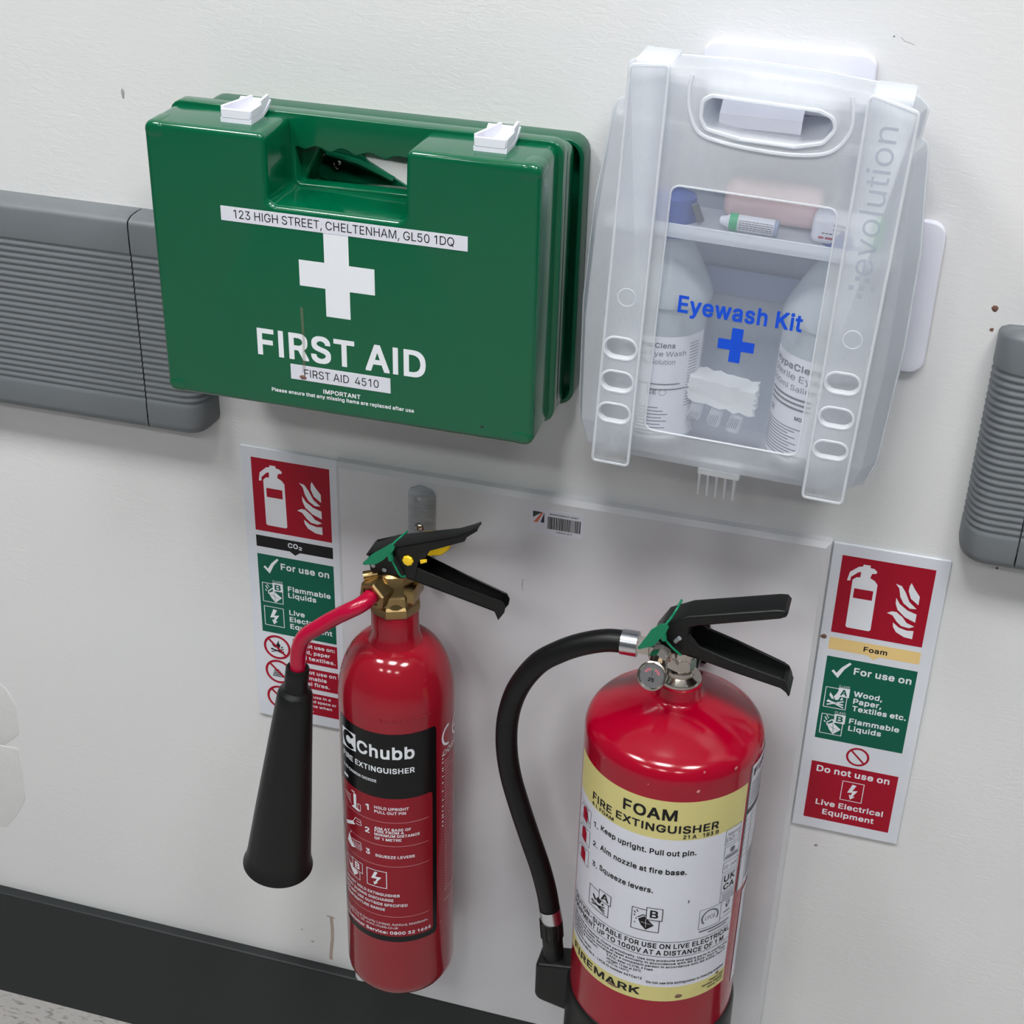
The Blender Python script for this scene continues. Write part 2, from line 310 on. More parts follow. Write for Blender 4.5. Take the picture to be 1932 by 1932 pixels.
# ---------------------------------------------------------------- printed artwork (flat ink)
# letter outlines of a plain grotesque in thousandths of an em: character: (advance, (loops of x, y pairs))
GLYPHS_REGULAR = {
    '&': (448, ((68,44,88,26,110,12,137,0,164,-5,200,-7,247,-1,294,17,315,30,328,42,364,0,438,0,366,87,382,111,398,145,404,169,408,224,349,224,348,197,344,175,336,151,328,134,220,265,256,293,301,336,316,363,323,388,324,406,322,421,315,446,298,474,283,488,265,500,245,508,225,512,182,512,155,508,134,499,117,488,101,473,91,458,82,440,77,421,75,400,80,362,86,345,96,327,136,275,87,237,68,218,47,189,40,172,34,135,36,107,43,84,54,62),(121,74,109,87,101,104,98,119,98,146,104,163,119,186,137,204,171,230,292,87,271,70,250,58,231,52,195,46,156,52,143,57),(182,310,169,327,145,363,138,385,138,412,144,430,150,439,168,453,192,460,219,459,233,454,255,434,260,420,262,407,260,385,255,375,235,350),)),
    '+': (453, ((198,34,255,34,255,172,391,172,391,226,255,226,255,364,198,364,198,226,61,226,61,172,198,172),)),
    ',': (188, ((38,-119,84,-119,137,71,68,71),)),
    '-': (453, ((114,188,337,188,337,244,114,244),)),
    '.': (188, ((59,13,73,1,83,-3,104,-4,118,1,130,11,140,29,140,50,135,64,118,81,107,85,94,87,73,81,55,64,51,53,51,29,55,18),)),
    '/': (249, ((14,-76,72,-75,235,533,178,532),)),
    '0': (453, ((104,49,130,24,162,6,190,-3,225,-7,264,-3,295,7,323,24,352,53,368,77,383,110,396,154,404,209,405,248,404,299,396,354,383,398,368,431,349,460,323,484,295,502,263,512,229,516,190,512,159,502,130,484,105,460,85,431,70,398,57,354,50,307,48,260,50,201,57,154,69,113,85,77),(165,72,147,92,134,117,122,145,115,175,109,249,111,297,115,333,122,364,134,392,147,416,165,436,182,449,203,457,225,460,250,457,271,449,292,432,306,416,320,393,330,364,338,329,344,259,342,211,338,175,330,145,320,115,306,92,288,72,271,60,247,52,230,50,206,52,182,60),)),
    '1': (400, ((212,0,276,0,276,509,198,509,86,427,86,358,209,448,212,448),)),
    '2': (453, ((64,0,389,0,389,57,153,57,153,60,267,180,336,259,363,299,372,319,378,338,381,368,379,399,372,423,361,445,348,463,328,482,305,498,280,508,255,513,227,516,195,513,169,508,143,496,121,482,100,462,84,439,75,418,68,392,66,362,127,362,128,382,132,397,147,426,160,439,174,448,189,454,222,460,260,454,274,448,293,436,308,419,315,405,319,390,320,367,316,342,312,328,300,308,282,282,64,47),)),
    '3': (453, ((79,47,108,22,134,10,160,0,192,-6,215,-7,247,-6,280,2,309,12,333,27,351,42,370,66,384,91,390,115,393,143,391,174,383,198,371,222,356,242,333,262,307,276,277,286,249,290,222,290,372,461,372,509,70,509,70,452,288,452,288,448,157,299,157,248,230,246,255,241,275,234,303,214,316,196,328,164,329,149,328,124,324,112,315,93,307,83,291,69,274,60,257,54,234,50,205,50,184,54,165,59,150,66,125,88,112,113,109,132,44,132,48,104,56,80,70,57),)),
    '4': (453, ((40,105,282,105,282,0,343,0,343,105,413,105,413,163,343,163,343,318,282,318,282,163,109,163,110,167,311,509,246,508,40,159),)),
    '5': (453, ((96,44,118,25,140,11,166,0,191,-5,218,-7,250,-4,281,2,309,15,332,32,352,52,369,76,381,102,388,131,391,161,390,188,386,211,370,251,358,269,338,292,313,311,293,322,272,328,232,334,211,333,178,325,148,311,136,301,134,301,151,452,366,452,366,509,96,509,67,253,128,246,139,255,153,262,186,274,220,277,239,275,257,270,275,262,288,252,303,237,312,224,322,202,326,184,328,164,322,123,314,104,304,89,289,74,276,64,259,56,242,51,217,50,195,52,174,60,161,67,137,90,127,109,122,130,60,130,63,105,70,83,83,60),)),
    '6': (453, ((110,41,120,30,142,15,169,2,195,-4,224,-7,254,-4,286,4,312,15,332,29,342,40,352,50,369,75,379,98,387,126,389,153,388,183,380,214,370,239,355,262,337,280,316,295,293,304,266,312,232,314,210,312,185,302,176,296,322,509,251,508,131,331,112,302,92,266,80,239,65,188,64,158,66,134,72,102,84,75,100,51),(161,72,148,86,138,102,126,137,126,180,138,213,147,228,174,252,206,264,246,264,263,259,291,242,304,228,314,213,322,195,326,173,326,142,322,120,314,101,304,86,291,72,263,55,246,50,228,48,206,50,190,55,174,63),)),
    '7': (453, ((97,0,166,1,391,449,391,509,62,509,62,452,323,452,323,448),)),
    '8': (453, ((88,45,113,24,137,10,163,1,197,-6,230,-7,260,-5,288,0,316,10,341,25,364,44,378,62,391,84,398,108,401,137,396,175,386,196,366,226,351,241,335,252,319,260,300,265,301,268,323,276,342,288,359,308,372,329,379,353,382,378,379,406,373,429,361,450,350,464,328,485,305,498,281,508,251,514,229,516,201,514,171,508,147,498,124,485,104,466,90,450,79,429,73,406,70,378,73,353,80,330,93,308,110,288,130,276,153,267,152,264,134,260,117,252,94,234,75,212,64,194,58,175,52,150,54,108,63,82,74,62),(141,78,129,91,120,107,115,137,117,158,122,173,130,189,136,198,149,210,169,223,188,230,205,234,231,235,250,234,283,223,310,204,322,189,330,173,335,158,337,141,335,120,331,106,323,91,311,78,299,68,284,60,256,52,231,49,211,50,187,54,167,60),(159,313,145,330,138,344,134,358,133,380,134,393,138,407,152,431,164,442,190,454,207,459,239,460,259,456,274,450,288,442,300,430,310,417,318,393,318,358,314,344,307,330,287,308,260,294,245,291,222,290,191,294,178,300),)),
    '9': (453, ((130,0,201,1,340,207,361,244,374,271,382,296,387,321,389,344,388,374,380,407,370,431,352,458,332,479,310,494,284,506,257,513,224,516,195,513,168,506,143,494,121,480,110,469,101,459,85,436,72,410,66,383,64,355,66,320,72,295,86,264,97,248,117,228,137,214,161,203,192,196,233,195,256,202,276,213),(162,266,147,281,138,295,130,314,126,334,125,354,130,389,138,406,147,422,174,446,190,454,206,459,246,459,263,454,279,446,291,437,306,421,322,390,326,372,327,345,326,327,322,312,306,281,291,266,279,257,262,248,238,244,224,243,206,245,176,256),)),
    ':': (188, ((59,13,73,1,83,-3,104,-4,118,1,130,11,140,29,140,50,135,64,118,81,107,85,94,87,73,81,55,64,51,53,51,29,55,18),(61,286,73,277,83,272,92,271,107,272,127,283,140,304,141,313,140,328,129,348,117,356,96,362,81,360,64,350,54,338,50,319,52,302,55,294),)),
    'A': (480, ((16,0,86,1,135,142,344,142,394,1,463,0,276,509,200,508),(155,199,194,312,239,456,276,336,324,199),)),
    'B': (456, ((60,0,251,0,285,2,313,7,343,18,368,31,388,50,400,67,410,88,416,114,418,145,411,184,402,203,391,220,376,236,346,254,331,260,315,262,316,268,343,278,370,298,388,321,394,337,398,358,396,399,390,423,381,442,368,459,359,469,350,477,329,491,303,502,270,508,245,509,60,509),(125,57,125,231,250,231,288,226,306,218,320,209,334,196,342,184,350,169,354,154,355,134,353,115,344,96,334,84,309,67,282,60,248,57),(125,285,125,452,242,452,271,449,294,442,312,430,326,412,334,391,336,374,335,354,323,326,316,316,302,304,273,290,240,285),)),
    'C': (510, ((114,54,150,25,187,6,228,-4,265,-7,294,-6,318,-2,346,6,362,12,383,24,422,56,435,71,448,91,460,113,473,160,408,160,398,130,380,102,357,81,329,64,301,56,271,53,236,56,210,63,184,76,175,83,163,92,141,117,124,146,114,174,106,212,103,251,106,296,113,332,124,363,141,391,163,416,184,432,209,445,236,453,271,456,301,453,329,444,357,428,380,407,389,395,399,376,404,364,408,348,473,348,467,374,460,396,438,434,415,460,383,485,361,496,318,511,270,516,224,512,186,501,150,484,121,461,91,428,70,393,53,352,44,306,40,251,44,202,54,155,74,107,92,79),)),
    'D': (502, ((60,0,223,0,269,3,312,14,351,31,383,53,412,84,434,120,450,161,458,204,462,252,458,307,448,353,434,390,413,425,383,456,353,478,314,496,270,506,228,509,60,509),(125,57,125,452,224,452,255,450,290,442,320,428,342,412,364,388,380,360,390,328,398,289,399,260,398,221,390,182,378,148,363,122,341,98,318,81,288,68,255,60,218,57),)),
    'E': (419, ((60,0,375,0,375,57,125,57,125,229,355,229,355,286,125,286,125,452,372,452,372,509,60,509),)),
    'F': (410, ((60,0,125,0,125,221,346,221,346,278,125,278,125,452,369,452,369,509,60,509),)),
    'G': (520, ((114,54,149,25,186,6,228,-4,267,-7,305,-4,346,6,384,24,406,38,432,63,451,91,466,124,475,159,478,197,478,256,283,256,283,199,415,199,413,172,407,147,396,123,382,102,365,85,345,71,321,60,297,55,267,53,237,56,210,63,184,76,164,92,140,119,124,146,114,174,106,212,103,251,106,296,113,332,124,363,141,392,162,416,183,432,209,445,235,453,269,456,301,453,329,444,344,436,356,427,378,406,394,380,408,349,474,349,468,372,460,394,436,436,417,457,384,483,340,504,314,510,268,516,222,512,184,501,149,484,119,461,90,428,68,392,52,351,42,300,40,258,42,208,52,158,68,117,91,79),)),
    'H': (517, ((60,0,125,0,125,232,392,232,392,0,457,0,457,509,392,509,392,289,125,289,125,509,60,509),)),
    'I': (187, ((61,0,125,0,125,509,61,509),)),
    'J': (396, ((74,35,106,11,125,4,145,-2,191,-6,227,-2,263,11,293,32,318,63,332,100,336,142,336,509,272,509,272,143,269,116,261,93,246,72,230,61,212,54,187,50,157,54,139,61,124,72,108,93,100,117,98,173,33,173,33,143,38,100,52,63),)),
    'K': (467, ((60,0,125,0,125,167,198,244,372,0,449,0,243,288,448,509,364,509,174,303,124,242,125,509,60,509),)),
    'L': (393, ((60,0,361,0,361,57,125,57,125,509,60,509),)),
    'M': (628, ((60,0,122,0,122,339,120,434,170,292,286,1,342,0,456,292,506,436,504,337,504,0,568,0,568,509,476,508,352,186,315,73,278,186,152,508,60,509),)),
    'N': (523, ((60,0,125,0,125,300,120,430,201,291,386,1,463,0,463,509,399,509,399,151,403,76,362,154,137,508,60,509),)),
    'O': (533, ((114,54,150,25,186,7,224,-3,269,-7,310,-3,347,6,384,25,413,48,443,80,464,116,480,158,489,197,493,250,490,306,480,351,464,393,442,429,413,461,384,484,348,501,310,512,269,516,224,512,186,501,150,484,121,461,91,428,70,393,53,352,44,306,40,251,44,202,54,155,74,107,92,79),(163,92,142,117,124,145,113,176,106,212,103,251,106,296,113,332,124,363,142,392,163,417,184,433,210,445,236,453,265,456,297,453,324,446,349,433,370,417,392,392,408,364,420,331,428,290,430,259,428,218,420,177,408,145,392,116,370,92,349,76,330,66,297,55,270,53,236,55,210,63,184,76),)),
    'P': (445, ((60,0,125,0,125,186,239,186,273,188,304,194,332,207,355,222,375,243,390,265,400,292,408,322,409,344,408,373,402,397,390,429,375,452,356,471,332,487,304,500,273,506,244,508,60,509),(125,242,125,452,258,451,278,446,297,439,312,428,324,416,334,401,342,370,344,353,343,327,340,311,332,293,324,279,311,265,297,256,282,249,258,244,236,242),)),
    'Q': (533, ((114,54,150,25,186,7,224,-3,265,-7,306,-4,347,6,357,12,401,-48,468,-48,403,40,420,54,443,80,464,116,480,158,490,207,493,258,490,306,480,351,464,393,442,429,413,461,384,484,348,501,310,512,269,516,224,512,186,501,150,484,121,461,91,428,70,393,53,352,44,306,40,251,44,202,54,155,74,107,92,79),(163,92,142,117,124,145,113,176,106,212,103,251,106,296,113,332,124,363,142,392,163,417,184,433,210,445,236,453,265,456,297,453,324,446,349,433,370,417,392,392,408,364,420,331,428,290,430,259,428,218,420,177,408,145,392,116,366,90,313,159,245,159,319,62,297,55,270,53,236,55,210,63,184,76),)),
    'R': (449, ((60,0,125,0,125,198,241,198,247,198,352,1,428,0,314,209,333,217,356,232,377,251,390,271,401,296,407,322,408,341,406,384,401,408,390,433,377,454,371,460,356,473,333,489,303,500,274,506,239,509,60,509),(125,255,125,452,259,451,298,440,313,430,326,418,334,404,340,388,344,366,344,338,340,317,334,300,326,288,313,276,297,266,282,260,259,256),)),
    'S': (447, ((78,43,102,23,129,8,156,-1,193,-8,228,-9,262,-7,297,1,322,10,349,25,372,45,386,64,398,86,406,111,408,136,407,162,395,198,384,213,366,232,344,248,312,264,265,279,213,292,170,308,155,315,142,324,126,339,122,346,116,361,115,378,121,405,129,418,141,432,152,440,167,448,187,454,223,459,255,456,275,450,302,437,321,420,332,402,337,378,401,378,398,404,390,426,377,449,358,470,340,484,317,498,288,508,260,514,231,516,194,514,165,508,139,498,113,484,94,470,75,448,62,425,54,401,52,370,56,341,67,313,88,288,112,269,146,252,178,241,246,222,295,206,322,189,340,168,344,155,346,141,344,124,338,106,329,92,315,78,286,60,247,50,203,50,184,53,166,59,150,66,136,76,122,89,114,102,108,119,104,137,38,137,42,109,50,84,64,60),)),
    'T': (449, ((193,0,257,0,257,452,417,452,417,509,32,509,32,452,193,452),)),
    'U': (517, ((102,57,126,33,155,14,187,2,215,-5,254,-8,298,-6,334,2,363,15,388,31,416,57,433,80,444,104,454,143,457,170,457,509,393,509,393,175,390,152,378,114,364,95,349,80,331,68,308,58,286,53,265,52,231,53,208,59,187,68,169,80,152,96,141,113,133,130,126,154,124,175,124,509,60,509,60,171,62,143,71,108,85,80),)),
    'V': (480, ((204,0,278,1,463,509,394,508,278,171,241,52,192,205,84,508,16,509),)),
    'W': (686, ((155,0,230,1,318,320,335,394,343,436,351,390,368,320,454,1,530,0,670,509,602,508,510,144,492,64,461,201,380,508,306,509,214,156,193,61,164,193,82,508,16,509),)),
    'X': (474, ((18,0,91,0,181,127,224,193,237,218,268,165,382,0,456,0,276,263,446,509,374,509,271,360,238,302,204,361,104,509,29,509,200,260),)),
    'Y': (472, ((203,0,268,0,268,208,455,509,380,508,278,342,252,294,237,260,222,293,197,336,92,508,16,509,203,208),)),
    'Z': (438, ((42,0,399,0,399,57,147,57,114,55,172,134,397,462,397,509,40,509,40,452,323,453,268,379,42,46),)),
    'a': (389, ((58,31,76,15,95,4,115,-3,157,-9,178,-8,208,-2,234,11,254,27,272,52,277,52,277,0,337,0,337,254,336,274,330,300,322,319,312,336,298,352,270,370,240,379,196,384,172,383,134,376,115,368,95,358,81,348,62,329,51,313,41,291,99,274,110,292,122,305,137,316,150,322,165,328,192,331,213,330,230,326,251,315,267,297,274,275,276,254,272,241,257,231,124,211,93,200,78,193,64,184,52,172,43,161,36,145,32,125,30,105,32,83,38,63,48,45),(110,63,102,72,96,82,93,92,92,108,93,118,97,130,112,147,135,160,174,168,223,174,258,182,276,190,276,136,274,121,263,93,254,80,242,68,228,59,210,50,173,45,142,48,121,56),)),
    'b': (424, ((53,0,112,0,112,59,118,59,120,57,138,31,149,20,172,4,190,-4,214,-8,248,-7,261,-6,288,3,313,16,334,32,355,57,370,85,382,117,388,150,390,184,388,228,382,260,370,292,354,320,338,339,313,361,287,374,260,382,224,384,199,382,172,374,158,364,136,345,119,320,114,319,114,509,53,509),(150,75,135,95,125,115,118,137,114,161,114,217,118,242,125,263,134,282,146,297,161,312,178,322,197,328,218,330,244,328,262,322,280,311,298,295,308,279,323,240,327,216,328,170,323,138,316,117,306,97,296,83,279,66,262,55,243,49,223,47,197,49,178,56,162,65),)),
    'c': (396, ((88,40,117,16,144,3,173,-5,205,-8,221,-8,260,-2,292,12,319,32,341,56,351,72,363,102,304,117,292,89,276,72,270,66,243,52,205,46,183,49,163,55,145,66,129,81,118,97,108,118,98,162,96,184,98,209,102,237,108,258,118,278,129,295,145,310,163,321,184,328,204,330,242,325,269,312,275,306,290,289,303,262,362,277,351,304,340,322,324,340,305,356,275,372,239,382,227,384,173,382,144,374,117,360,95,343,72,318,56,290,44,260,37,226,34,184,37,149,44,114,56,84,72,58),)),
    'd': (424, ((86,37,111,16,137,3,164,-6,192,-8,218,-7,236,-3,266,12,287,31,306,58,313,59,313,0,372,0,372,509,311,509,311,319,305,320,287,346,278,355,253,373,236,380,219,383,201,384,164,382,137,374,112,361,92,344,70,320,54,292,42,260,36,222,34,193,36,156,43,116,54,85,70,57),(137,73,118,97,110,114,102,138,98,162,96,186,98,216,108,261,118,281,129,297,145,311,162,322,181,328,202,330,228,328,246,322,263,312,280,296,300,263,306,242,310,217,312,186,306,140,298,112,290,95,274,74,263,65,247,56,227,49,207,47,181,49,162,55),)),
    'e': (404, ((88,39,117,16,146,2,180,-6,209,-8,231,-8,262,-3,283,4,297,11,320,26,337,41,348,55,358,73,365,91,306,105,294,82,276,65,254,53,239,48,216,46,189,48,169,53,151,61,137,72,121,88,110,106,103,124,98,150,97,169,371,169,370,228,365,257,357,282,347,305,334,324,303,355,284,366,247,380,210,384,171,382,142,373,115,359,93,342,71,317,54,289,44,257,36,225,34,184,37,149,44,114,56,84,72,58),(97,221,97,232,108,269,129,299,146,313,164,323,182,328,203,330,228,328,246,323,263,314,278,299,298,269,304,249,308,223,308,221),)),
    'f': (254, ((81,0,142,0,142,327,228,327,228,379,142,379,142,423,146,446,156,462,164,468,177,472,197,474,216,472,227,468,243,520,240,522,219,528,190,530,168,529,136,520,120,510,96,486,86,467,82,447,81,379,6,379,6,327,81,327),)),
    'g': (425, ((76,-104,97,-122,115,-132,132,-140,158,-146,211,-151,238,-149,261,-145,291,-136,314,-124,332,-110,350,-90,364,-66,370,-41,372,-13,372,379,313,379,313,319,308,319,284,351,265,366,252,374,236,380,219,383,201,384,165,382,138,374,112,361,93,345,71,320,54,292,42,262,36,224,34,195,36,159,42,121,54,91,71,65,87,46,113,27,139,14,169,6,192,5,218,6,239,11,266,23,288,42,305,67,311,68,311,-8,308,-34,298,-58,281,-76,261,-87,237,-95,202,-97,171,-94,154,-88,133,-76,120,-63,101,-41,51,-69,59,-84),(134,85,118,104,109,123,102,146,98,171,96,196,100,234,109,262,117,280,128,296,145,312,172,325,181,328,208,330,228,328,247,322,264,312,280,297,294,278,307,243,311,220,312,173,307,141,300,122,290,103,280,89,264,75,246,66,228,61,203,59,182,61,164,66,145,76),)),
    'h': (410, ((53,0,114,0,114,232,115,249,118,265,126,283,135,296,148,309,176,324,191,328,206,329,235,326,256,318,274,302,286,286,293,264,296,237,296,0,357,0,357,244,355,272,350,296,342,320,320,348,311,358,295,369,274,378,253,383,224,384,199,382,175,374,152,362,131,343,114,315,114,509,53,509),)),
    'i': (167, ((53,0,114,0,114,379,53,379),(50,459,63,448,73,444,92,444,105,448,121,463,125,472,126,491,121,504,105,518,93,522,83,524,63,518,47,504,42,492,41,484,42,474),)),
    'j': (167, ((-10,-143,28,-141,46,-138,65,-129,79,-120,92,-106,102,-89,108,-71,114,-33,114,379,53,379,53,-31,52,-44,47,-61,41,-71,31,-80,16,-86,-10,-87),(52,457,63,448,81,443,95,444,105,448,112,453,124,470,126,480,125,494,116,510,104,518,84,524,70,522,54,513,47,504,42,494,41,485,42,472),)),
    'k': (381, ((53,0,114,0,114,141,154,178,294,0,372,0,201,216,360,379,284,379,121,212,114,212,114,509,53,509),)),
    'l': (167, ((53,0,114,0,114,509,53,509),)),
    'm': (610, ((53,0,114,0,114,242,118,271,127,291,146,313,171,326,196,330,221,328,238,322,251,312,265,297,272,280,274,262,274,0,335,0,336,264,345,290,352,301,365,314,387,326,415,330,439,329,455,324,471,314,485,298,493,279,496,256,496,0,557,0,557,258,556,279,550,309,541,328,529,346,514,361,497,372,480,380,459,385,416,385,382,376,351,357,326,329,317,310,314,320,303,342,285,362,268,375,243,384,221,386,207,386,187,382,173,376,145,359,131,345,122,331,112,308,112,379,53,379),)),
    'n': (410, ((53,0,114,0,114,232,115,249,118,265,126,283,135,296,148,309,176,324,191,328,206,329,235,326,256,318,274,302,286,286,293,264,296,237,296,0,357,0,357,244,355,272,350,298,341,321,320,348,311,358,295,369,274,378,253,383,224,384,199,382,175,374,152,362,131,343,112,310,112,379,53,379),)),
    'o': (415, ((88,40,117,16,144,3,173,-5,210,-8,244,-4,271,3,296,14,321,33,343,58,360,88,372,117,379,149,381,183,379,226,370,262,360,290,350,306,343,318,326,337,299,360,271,374,242,382,211,384,173,382,144,374,117,360,95,343,72,318,56,290,44,260,37,226,34,184,37,149,44,114,56,84,72,58),(137,73,119,95,108,117,98,162,96,184,98,209,102,237,108,258,118,278,129,295,145,310,163,321,184,328,204,330,232,328,251,322,270,310,286,294,299,276,314,237,318,206,318,162,314,138,299,99,286,82,270,66,252,55,229,48,205,46,183,49,163,55,145,66),)),
    'p': (424, ((53,-143,114,-143,114,59,120,57,138,31,149,20,175,3,190,-4,207,-7,233,-8,261,-6,288,3,307,12,334,32,355,57,370,85,382,117,388,156,390,184,388,222,382,260,370,292,354,320,338,339,313,361,287,374,260,382,233,384,206,383,189,380,172,374,158,364,136,345,118,319,112,319,112,379,53,379),(150,75,135,95,125,115,118,137,114,161,114,217,118,242,125,263,134,282,146,297,161,312,178,322,197,328,218,330,244,328,262,322,280,311,298,295,308,279,323,240,327,216,328,170,323,138,316,117,306,97,296,83,279,66,262,55,243,49,223,47,197,49,178,56,162,65),)),
    'q': (424, ((86,37,111,16,137,3,164,-6,192,-8,218,-7,236,-3,266,12,287,31,305,58,311,59,311,-143,372,-143,372,379,313,379,313,319,307,319,287,346,267,364,253,373,236,380,219,383,201,384,164,382,137,374,112,361,92,344,70,320,54,292,42,260,36,222,34,193,36,156,43,116,54,85,70,57),(137,73,118,97,110,114,102,138,98,162,96,186,98,216,108,261,118,281,129,297,145,311,162,322,181,328,202,330,228,328,246,322,263,312,280,296,300,263,306,242,310,217,312,186,306,140,298,112,290,95,274,74,263,65,247,56,227,49,207,47,181,49,162,55),)),
    'r': (259, ((53,0,114,0,114,241,116,257,124,281,134,294,146,306,159,315,172,320,205,326,243,322,243,384,211,385,194,384,171,377,152,367,140,357,124,339,115,321,112,321,112,379,53,379),)),
    's': (365, ((60,40,79,22,93,12,112,3,132,-3,156,-7,189,-8,211,-7,237,-2,259,6,281,18,294,28,313,48,323,65,329,84,331,109,328,131,320,152,308,169,287,187,261,200,171,223,137,234,120,248,115,253,110,264,109,279,110,290,118,304,132,318,146,326,169,332,185,333,207,332,229,324,242,317,254,304,268,277,324,290,318,309,299,339,286,352,271,363,243,376,213,383,160,383,132,376,95,360,65,332,55,314,49,296,47,272,50,249,58,228,70,210,92,192,118,180,148,170,216,154,243,144,252,138,262,126,266,113,268,102,265,88,258,75,244,62,227,53,207,47,184,45,159,47,141,52,124,60,110,73,101,87,94,107,37,94,36,93,41,73,50,54),)),
    't': (227, ((90,23,113,7,137,-1,166,-4,186,-4,213,2,202,54,167,50,156,51,144,55,135,62,130,70,127,82,126,327,204,327,204,379,126,379,126,471,65,471,65,379,6,379,6,327,65,327,65,91,68,62,77,41),)),
    'u': (410, ((90,31,98,22,115,11,136,2,157,-3,179,-5,210,-3,234,5,257,17,278,36,294,60,298,69,298,0,357,0,357,379,296,379,296,148,295,131,292,118,283,97,274,83,262,70,234,55,219,51,204,50,175,53,154,61,136,76,126,91,116,117,114,141,114,379,53,379,54,108,60,83,68,60,82,39),)),
    'v': (389, ((163,0,226,1,371,379,304,378,226,160,195,60,164,160,84,378,17,379),)),
    'w': (567, ((138,0,200,1,263,224,284,308,319,171,368,1,429,0,545,379,480,378,420,162,397,66,382,135,365,203,316,378,252,379,206,215,170,64,154,140,88,378,23,379),)),
    'x': (379, ((21,0,91,0,148,85,189,154,230,86,287,0,358,0,224,192,352,379,282,379,233,306,191,234,148,305,100,379,29,379,155,195),)),
    'y': (389, ((47,-139,64,-143,88,-145,110,-144,125,-141,140,-136,165,-119,177,-107,187,-93,204,-57,371,379,304,378,226,160,195,60,164,160,84,378,17,379,163,-1,144,-54,138,-64,122,-81,112,-86,96,-90,61,-86),)),
    'z': (380, ((42,0,339,0,339,56,126,56,126,60,129,64,333,331,333,379,48,379,48,323,254,323,254,320,42,46),)),
    '°': (316, ((69,325,85,309,103,297,126,288,156,283,180,285,198,290,216,298,232,310,246,324,257,340,266,358,271,376,273,395,271,419,266,437,246,472,232,486,216,497,197,506,166,512,141,512,120,506,85,487,69,471,59,455,50,437,44,415,43,395,48,365,59,340),(118,348,103,366,98,376,96,389,95,400,98,420,108,438,126,453,146,461,171,461,190,453,208,438,218,420,221,410,221,385,218,376,207,357,190,343,180,338,167,334,156,334,141,336),)),
}
